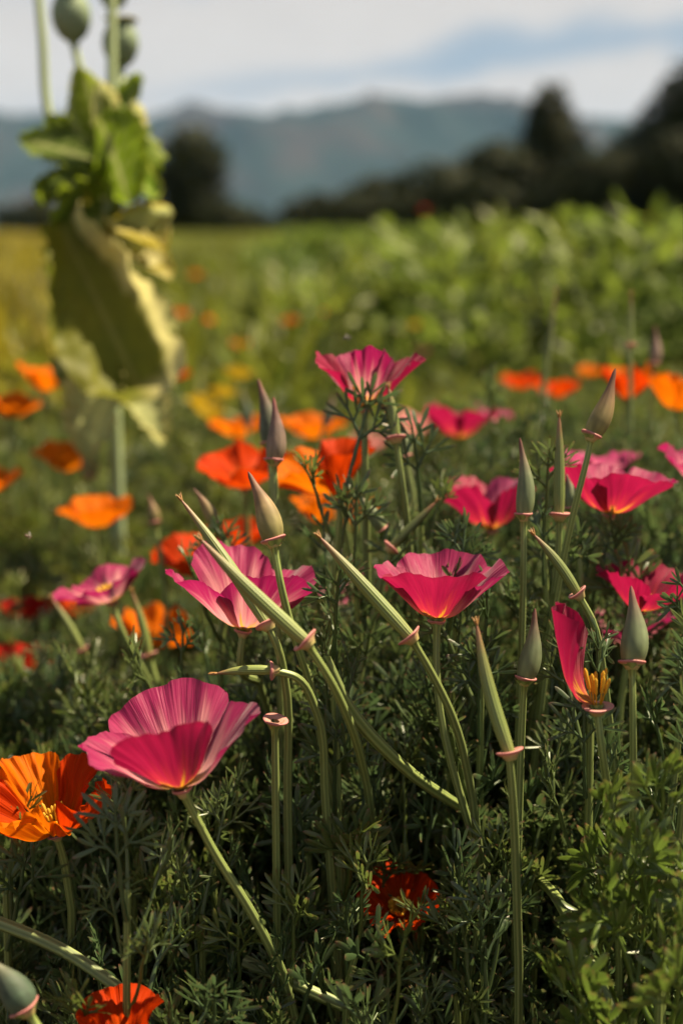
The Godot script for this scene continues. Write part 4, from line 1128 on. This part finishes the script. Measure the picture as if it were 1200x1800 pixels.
func foliage() -> void:
	open_spots = [Vector3(-0.0564, 0.3270, -0.4713), Vector3(-0.0700, 0.3337, -0.4726), Vector3(0.0376, 0.3691, -0.5409), Vector3(-0.0413, 0.3541, -0.5787), Vector3(0.0105, 0.4397, -0.6366), Vector3(0.1208, 0.3940, -0.6275), Vector3(0.0936, 0.3385, -0.4940), Vector3(-0.1124, 0.2916, -0.5254), Vector3(-0.1254, 0.2916, -0.5254), Vector3(-0.0764, 0.2454, -0.4550), Vector3(0.1295, 0.3559, -0.5994), Vector3(0.0757, 0.3698, -0.7042), Vector3(-0.1164, 0.3342, -0.6971), Vector3(-0.0035, 0.3883, -0.7181), Vector3(-0.0255, 0.4024, -0.5272), Vector3(0.1012, 0.4320, -0.5688), Vector3(0.0904, 0.4031, -0.5783), Vector3(0.0736, 0.4061, -0.5636), Vector3(0.0236, 0.4300, -0.6143), Vector3(-0.0288, 0.4203, -0.6123), Vector3(0.1061, 0.3630, -0.4989), Vector3(0.0588, 0.3386, -0.4736), Vector3(-0.0558, 0.3753, -0.8073), Vector3(0.1881, 0.4082, -0.9465), Vector3(0.2106, 0.4088, -0.8956), Vector3(0.0779, 0.3821, -0.9412)]
	landmarks = [[Vector3(-0.0564, 0.3270, -0.4713), "large open magenta poppy"], [Vector3(0.0376, 0.3691, -0.5409), "poppy with yellow stamens"], [Vector3(-0.0413, 0.3541, -0.5787), "half hidden magenta poppy"], [Vector3(0.0105, 0.4407, -0.6368), "topmost magenta poppy"], [Vector3(0.1208, 0.3940, -0.6275), "wide magenta poppy"], [Vector3(0.0932, 0.3491, -0.4961), "withering poppy"], [Vector3(-0.1124, 0.2867, -0.5244), "deep orange poppy"], [Vector3(-0.0764, 0.2380, -0.4535), "lowest orange poppy"], [Vector3(0.0256, 0.2158, -0.5918), "red poppy sunk in shade"], [Vector3(0.1061, 0.3644, -0.4992), "fat green grey bud"], [Vector3(0.0708, 0.3491, -0.5267), "olive bud"], [Vector3(0.0588, 0.3392, -0.4737), "long upright pod"], [Vector3(-0.0128, 0.3776, -0.4814), "front crossing pod"], [Vector3(-0.1045, 0.2671, -0.4287), "big bluish bud"], [Vector3(0.0252, 0.3721, -0.5058), "long slanting pod"], [Vector3(-0.0250, 0.3383, -0.5093), "spent flower's collar"]]
	var plans := []
	for k in 12:
		var h: float = [0.20, 0.24, 0.28, 0.31, 0.34, 0.36, 0.39, 0.33, 0.27, 0.23, 0.42, 0.38][k]
		plans.append([h, shoot_plan(h, 13 + k % 4, false)])
	for k in 3:
		var h: float = [0.24, 0.29, 0.33][k]
		plans.append([h, shoot_plan(h, 12, true)])
	var stems := []
	var whole := []
	for pl in plans:
		var st := shoot_stem(pl[1], pl[0])
		stems.append(st.mesh())
		var all := Shape.new()
		all.add(st, Transform3D())
		for q in pl[1]:
			all.add(leaf_shapes[q[1]], q[0])
		whole.append(all.mesh())
	# the shoots of the bed that can be told apart, each with its own leaves
	var firsts := {}
	var spots := []
	for k in 4000:
		if spots.size() >= 112:
			break
		var d := rng.randf_range(0.48, 0.70)
		var at := Vector3(rng.randf_range(-0.30, 0.30) * d, 0, -d)
		var ok := true
		for q in spots:
			if (q as Vector3).distance_to(at) < 0.0225:
				ok = false
				break
		if ok:
			spots.append(at)
	for at in spots:
		var h := canopy(at.x, at.z) * rng.randf_range(0.82, 1.0)
		place_shoot(at, h, plans, stems, firsts, at.x > 0.09 and at.z > -0.56 and rng.randf() < 0.2)
	var tall := [[Vector3(-0.0136, 0.4441, -0.6171), "broad fan of leaves above the broad orange poppy"], [Vector3(0.0433, 0.4286, -0.6242), "feathery shoot close beside the topmost poppy's pod"], [Vector3(0.0831, 0.4274, -0.5832), "feathery shoot between the slate green bud and the thin pod"], [Vector3(-0.0045, 0.3915, -0.5454), "feathery shoot right before the half hidden magenta poppy"], [Vector3(0.0581, 0.3964, -0.5872), "feathery shoot behind the rim of the poppy with yellow stamens"], [Vector3(0.1267, 0.3915, -0.6270), "feathery shoot between the wide magenta poppy and the deep red pink one"], [Vector3(0.1288, 0.3892, -0.5551), "dark feathery shoot in front of the deep red pink poppy"], [Vector3(0.1247, 0.3734, -0.5112), "feathery shoot beside the fat green grey bud, nearer the edge"], [Vector3(0.1032, 0.3760, -0.5219), "feathery shoot between the withering poppy and the fat bud"], [Vector3(0.0695, 0.3859, -0.5545), "feathery shoot between the yellow stamened poppy and the slim slanting pod"], [Vector3(0.0220, 0.4028, -0.5986), "feathery shoot under the short vertical pod"], [Vector3(0.0952, 0.4233, -0.8475), "soft feathery shoot beyond the crimson pink cup"], [Vector3(0.0984, 0.4139, -0.8150), "soft feathery shoot beside the blurred red poppy"], [Vector3(-0.0528, 0.3906, -0.6472), "dark feathery shoot behind the tan pointed bud"], [Vector3(-0.0744, 0.3595, -0.6002), "dark feathery shoot under the half hidden poppy's petals"], [Vector3(-0.0784, 0.3288, -0.4615), "grey green leaf spray beneath the large magenta poppy"]]
	tall.append_array([[Vector3(0.1036, 0.3268, -0.4713), "broad yellow green leaves under the fat bud, beside the withering poppy's stem"], [Vector3(0.1133, 0.3278, -0.4613), "broad yellow green leaves nearest the picture's edge under the fat bud"], [Vector3(0.1137, 0.3016, -0.4458), "broad fresh leaves low at the picture's edge"], [Vector3(0.0941, 0.2917, -0.4489), "broad fresh leaves over the thick leaning stem in the lowest corner"]])
	for k in tall.size():
		var q: Array = tall[k]
		var tip: Vector3 = q[0]
		place_shoot(Vector3(tip.x, 0, tip.z), tip.y - 0.034, plans, stems, firsts, k >= tall.size() - 4, 0.03)
		var made := get_child(get_child_count() - 1)
		tag(made, q[1], "poppy shoot")
		made.remove_meta("group")
	# the rest of the growth, farther back and deeper in
	var xs := []
	var ts := []
	for k in plans.size():
		xs.append([])
		ts.append([])
	for k in 5200:
		var d := 0.60 * pow(4.2, pow(rng.randf(), 0.8))
		var x := rng.randf_range(-0.34, 0.34) * d
		var h := canopy(x, -d) * rng.randf_range(0.68, 1.06)
		if d < 0.74 and rng.randf() < 0.5:
			continue
		var best := nearest_plan(plans, h, 12)
		var s := h / (plans[best][0] as float)
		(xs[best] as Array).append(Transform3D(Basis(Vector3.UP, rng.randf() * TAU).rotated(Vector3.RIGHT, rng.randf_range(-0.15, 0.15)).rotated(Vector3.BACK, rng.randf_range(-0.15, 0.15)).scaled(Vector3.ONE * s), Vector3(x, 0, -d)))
		(ts[best] as Array).append(Color(1, 1, 1).lerp(Color(2.0, 1.65, 0.8), smoothstep(0.72, 1.2, d) * rng.randf()) * rng.randf_range(0.85, 1.15))  # farther shoots tinted brighter and yellower, a sunlit look put into the colour
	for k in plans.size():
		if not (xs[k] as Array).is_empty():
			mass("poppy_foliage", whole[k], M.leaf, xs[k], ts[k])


func nearest_plan(plans: Array, h: float, among: int) -> int:
	var fits := []
	for k in among:
		fits.append([absf((plans[k][0] as float) - h), k])
	fits.sort_custom(func(a, b): return a[0] < b[0])
	return fits[rng.randi() % 3][1]


# a label for a shoot, told by the flower, bud or pod that it stands nearest to
func whereabouts(at: Vector3, h: float, fresh: bool) -> String:
	var by := []
	for m in landmarks:
		var d := at - (m[0] as Vector3)
		by.append([Vector2(d.x, d.z).length(), m[1]])
	by.sort_custom(func(p, q): return p[0] < q[0])
	return "%s %s shoot between the %s and %s" % ["short" if h < 0.25 else "tall" if h > 0.32 else "middling", "broad leaved" if fresh else "feathery", by[0][1], by[1][1]]


func place_shoot(at: Vector3, h: float, plans: Array, stems: Array, firsts: Dictionary, fresh: bool, lean := 0.12) -> void:
	var best := 12 + rng.randi() % 3 if fresh else nearest_plan(plans, h, 12)
	var label := whereabouts(at, h, fresh)
	var o: Node3D
	if firsts.has(best):
		o = (firsts[best] as Node3D).duplicate()
		o.name = numbered("poppy_shoot")
		add_child(o)
		o.set_meta("label", label)
	else:
		o = thing("poppy_shoot", label, "poppy shoot", at, "broad fresh shoots" if fresh else "feathery shoots in the bed")
		part("stem", stems[best], M.stem, o)
		for q in plans[best][1]:
			part("leaf", leaf_meshes[q[1]], M.leaf, o, q[0])
		firsts[best] = o
	var s := clampf(h / (plans[best][0] as float), 0.7, 1.2)
	o.transform = Transform3D(Basis(Vector3.UP, rng.randf() * TAU).rotated(Vector3.RIGHT, rng.randf_range(-lean, lean)).rotated(Vector3.BACK, rng.randf_range(-lean, lean)).scaled(Vector3.ONE * s), at)


func insects() -> void:
	insect("fly", "small dark fly hovering just above the topmost magenta poppy", Vector3(0.0026, 0.4698, -0.6630), Vector3(1, 0.1, 0.1), 0.0042, Color(0.03, 0.025, 0.02))
	insect("bee", "dark brown bee clinging behind the short pod beside the topmost poppy", Vector3(0.0192, 0.4414, -0.6288), Vector3(-1, -0.1, 0.2), 0.0068, Color(0.045, 0.025, 0.012))
	insect("midge", "tiny midge in the air above the leaning purple magenta poppy", Vector3(-0.1364, 0.3880, -0.6059), Vector3(1, -0.3, 0.2), 0.0034, Color(0.10, 0.05, 0.03))
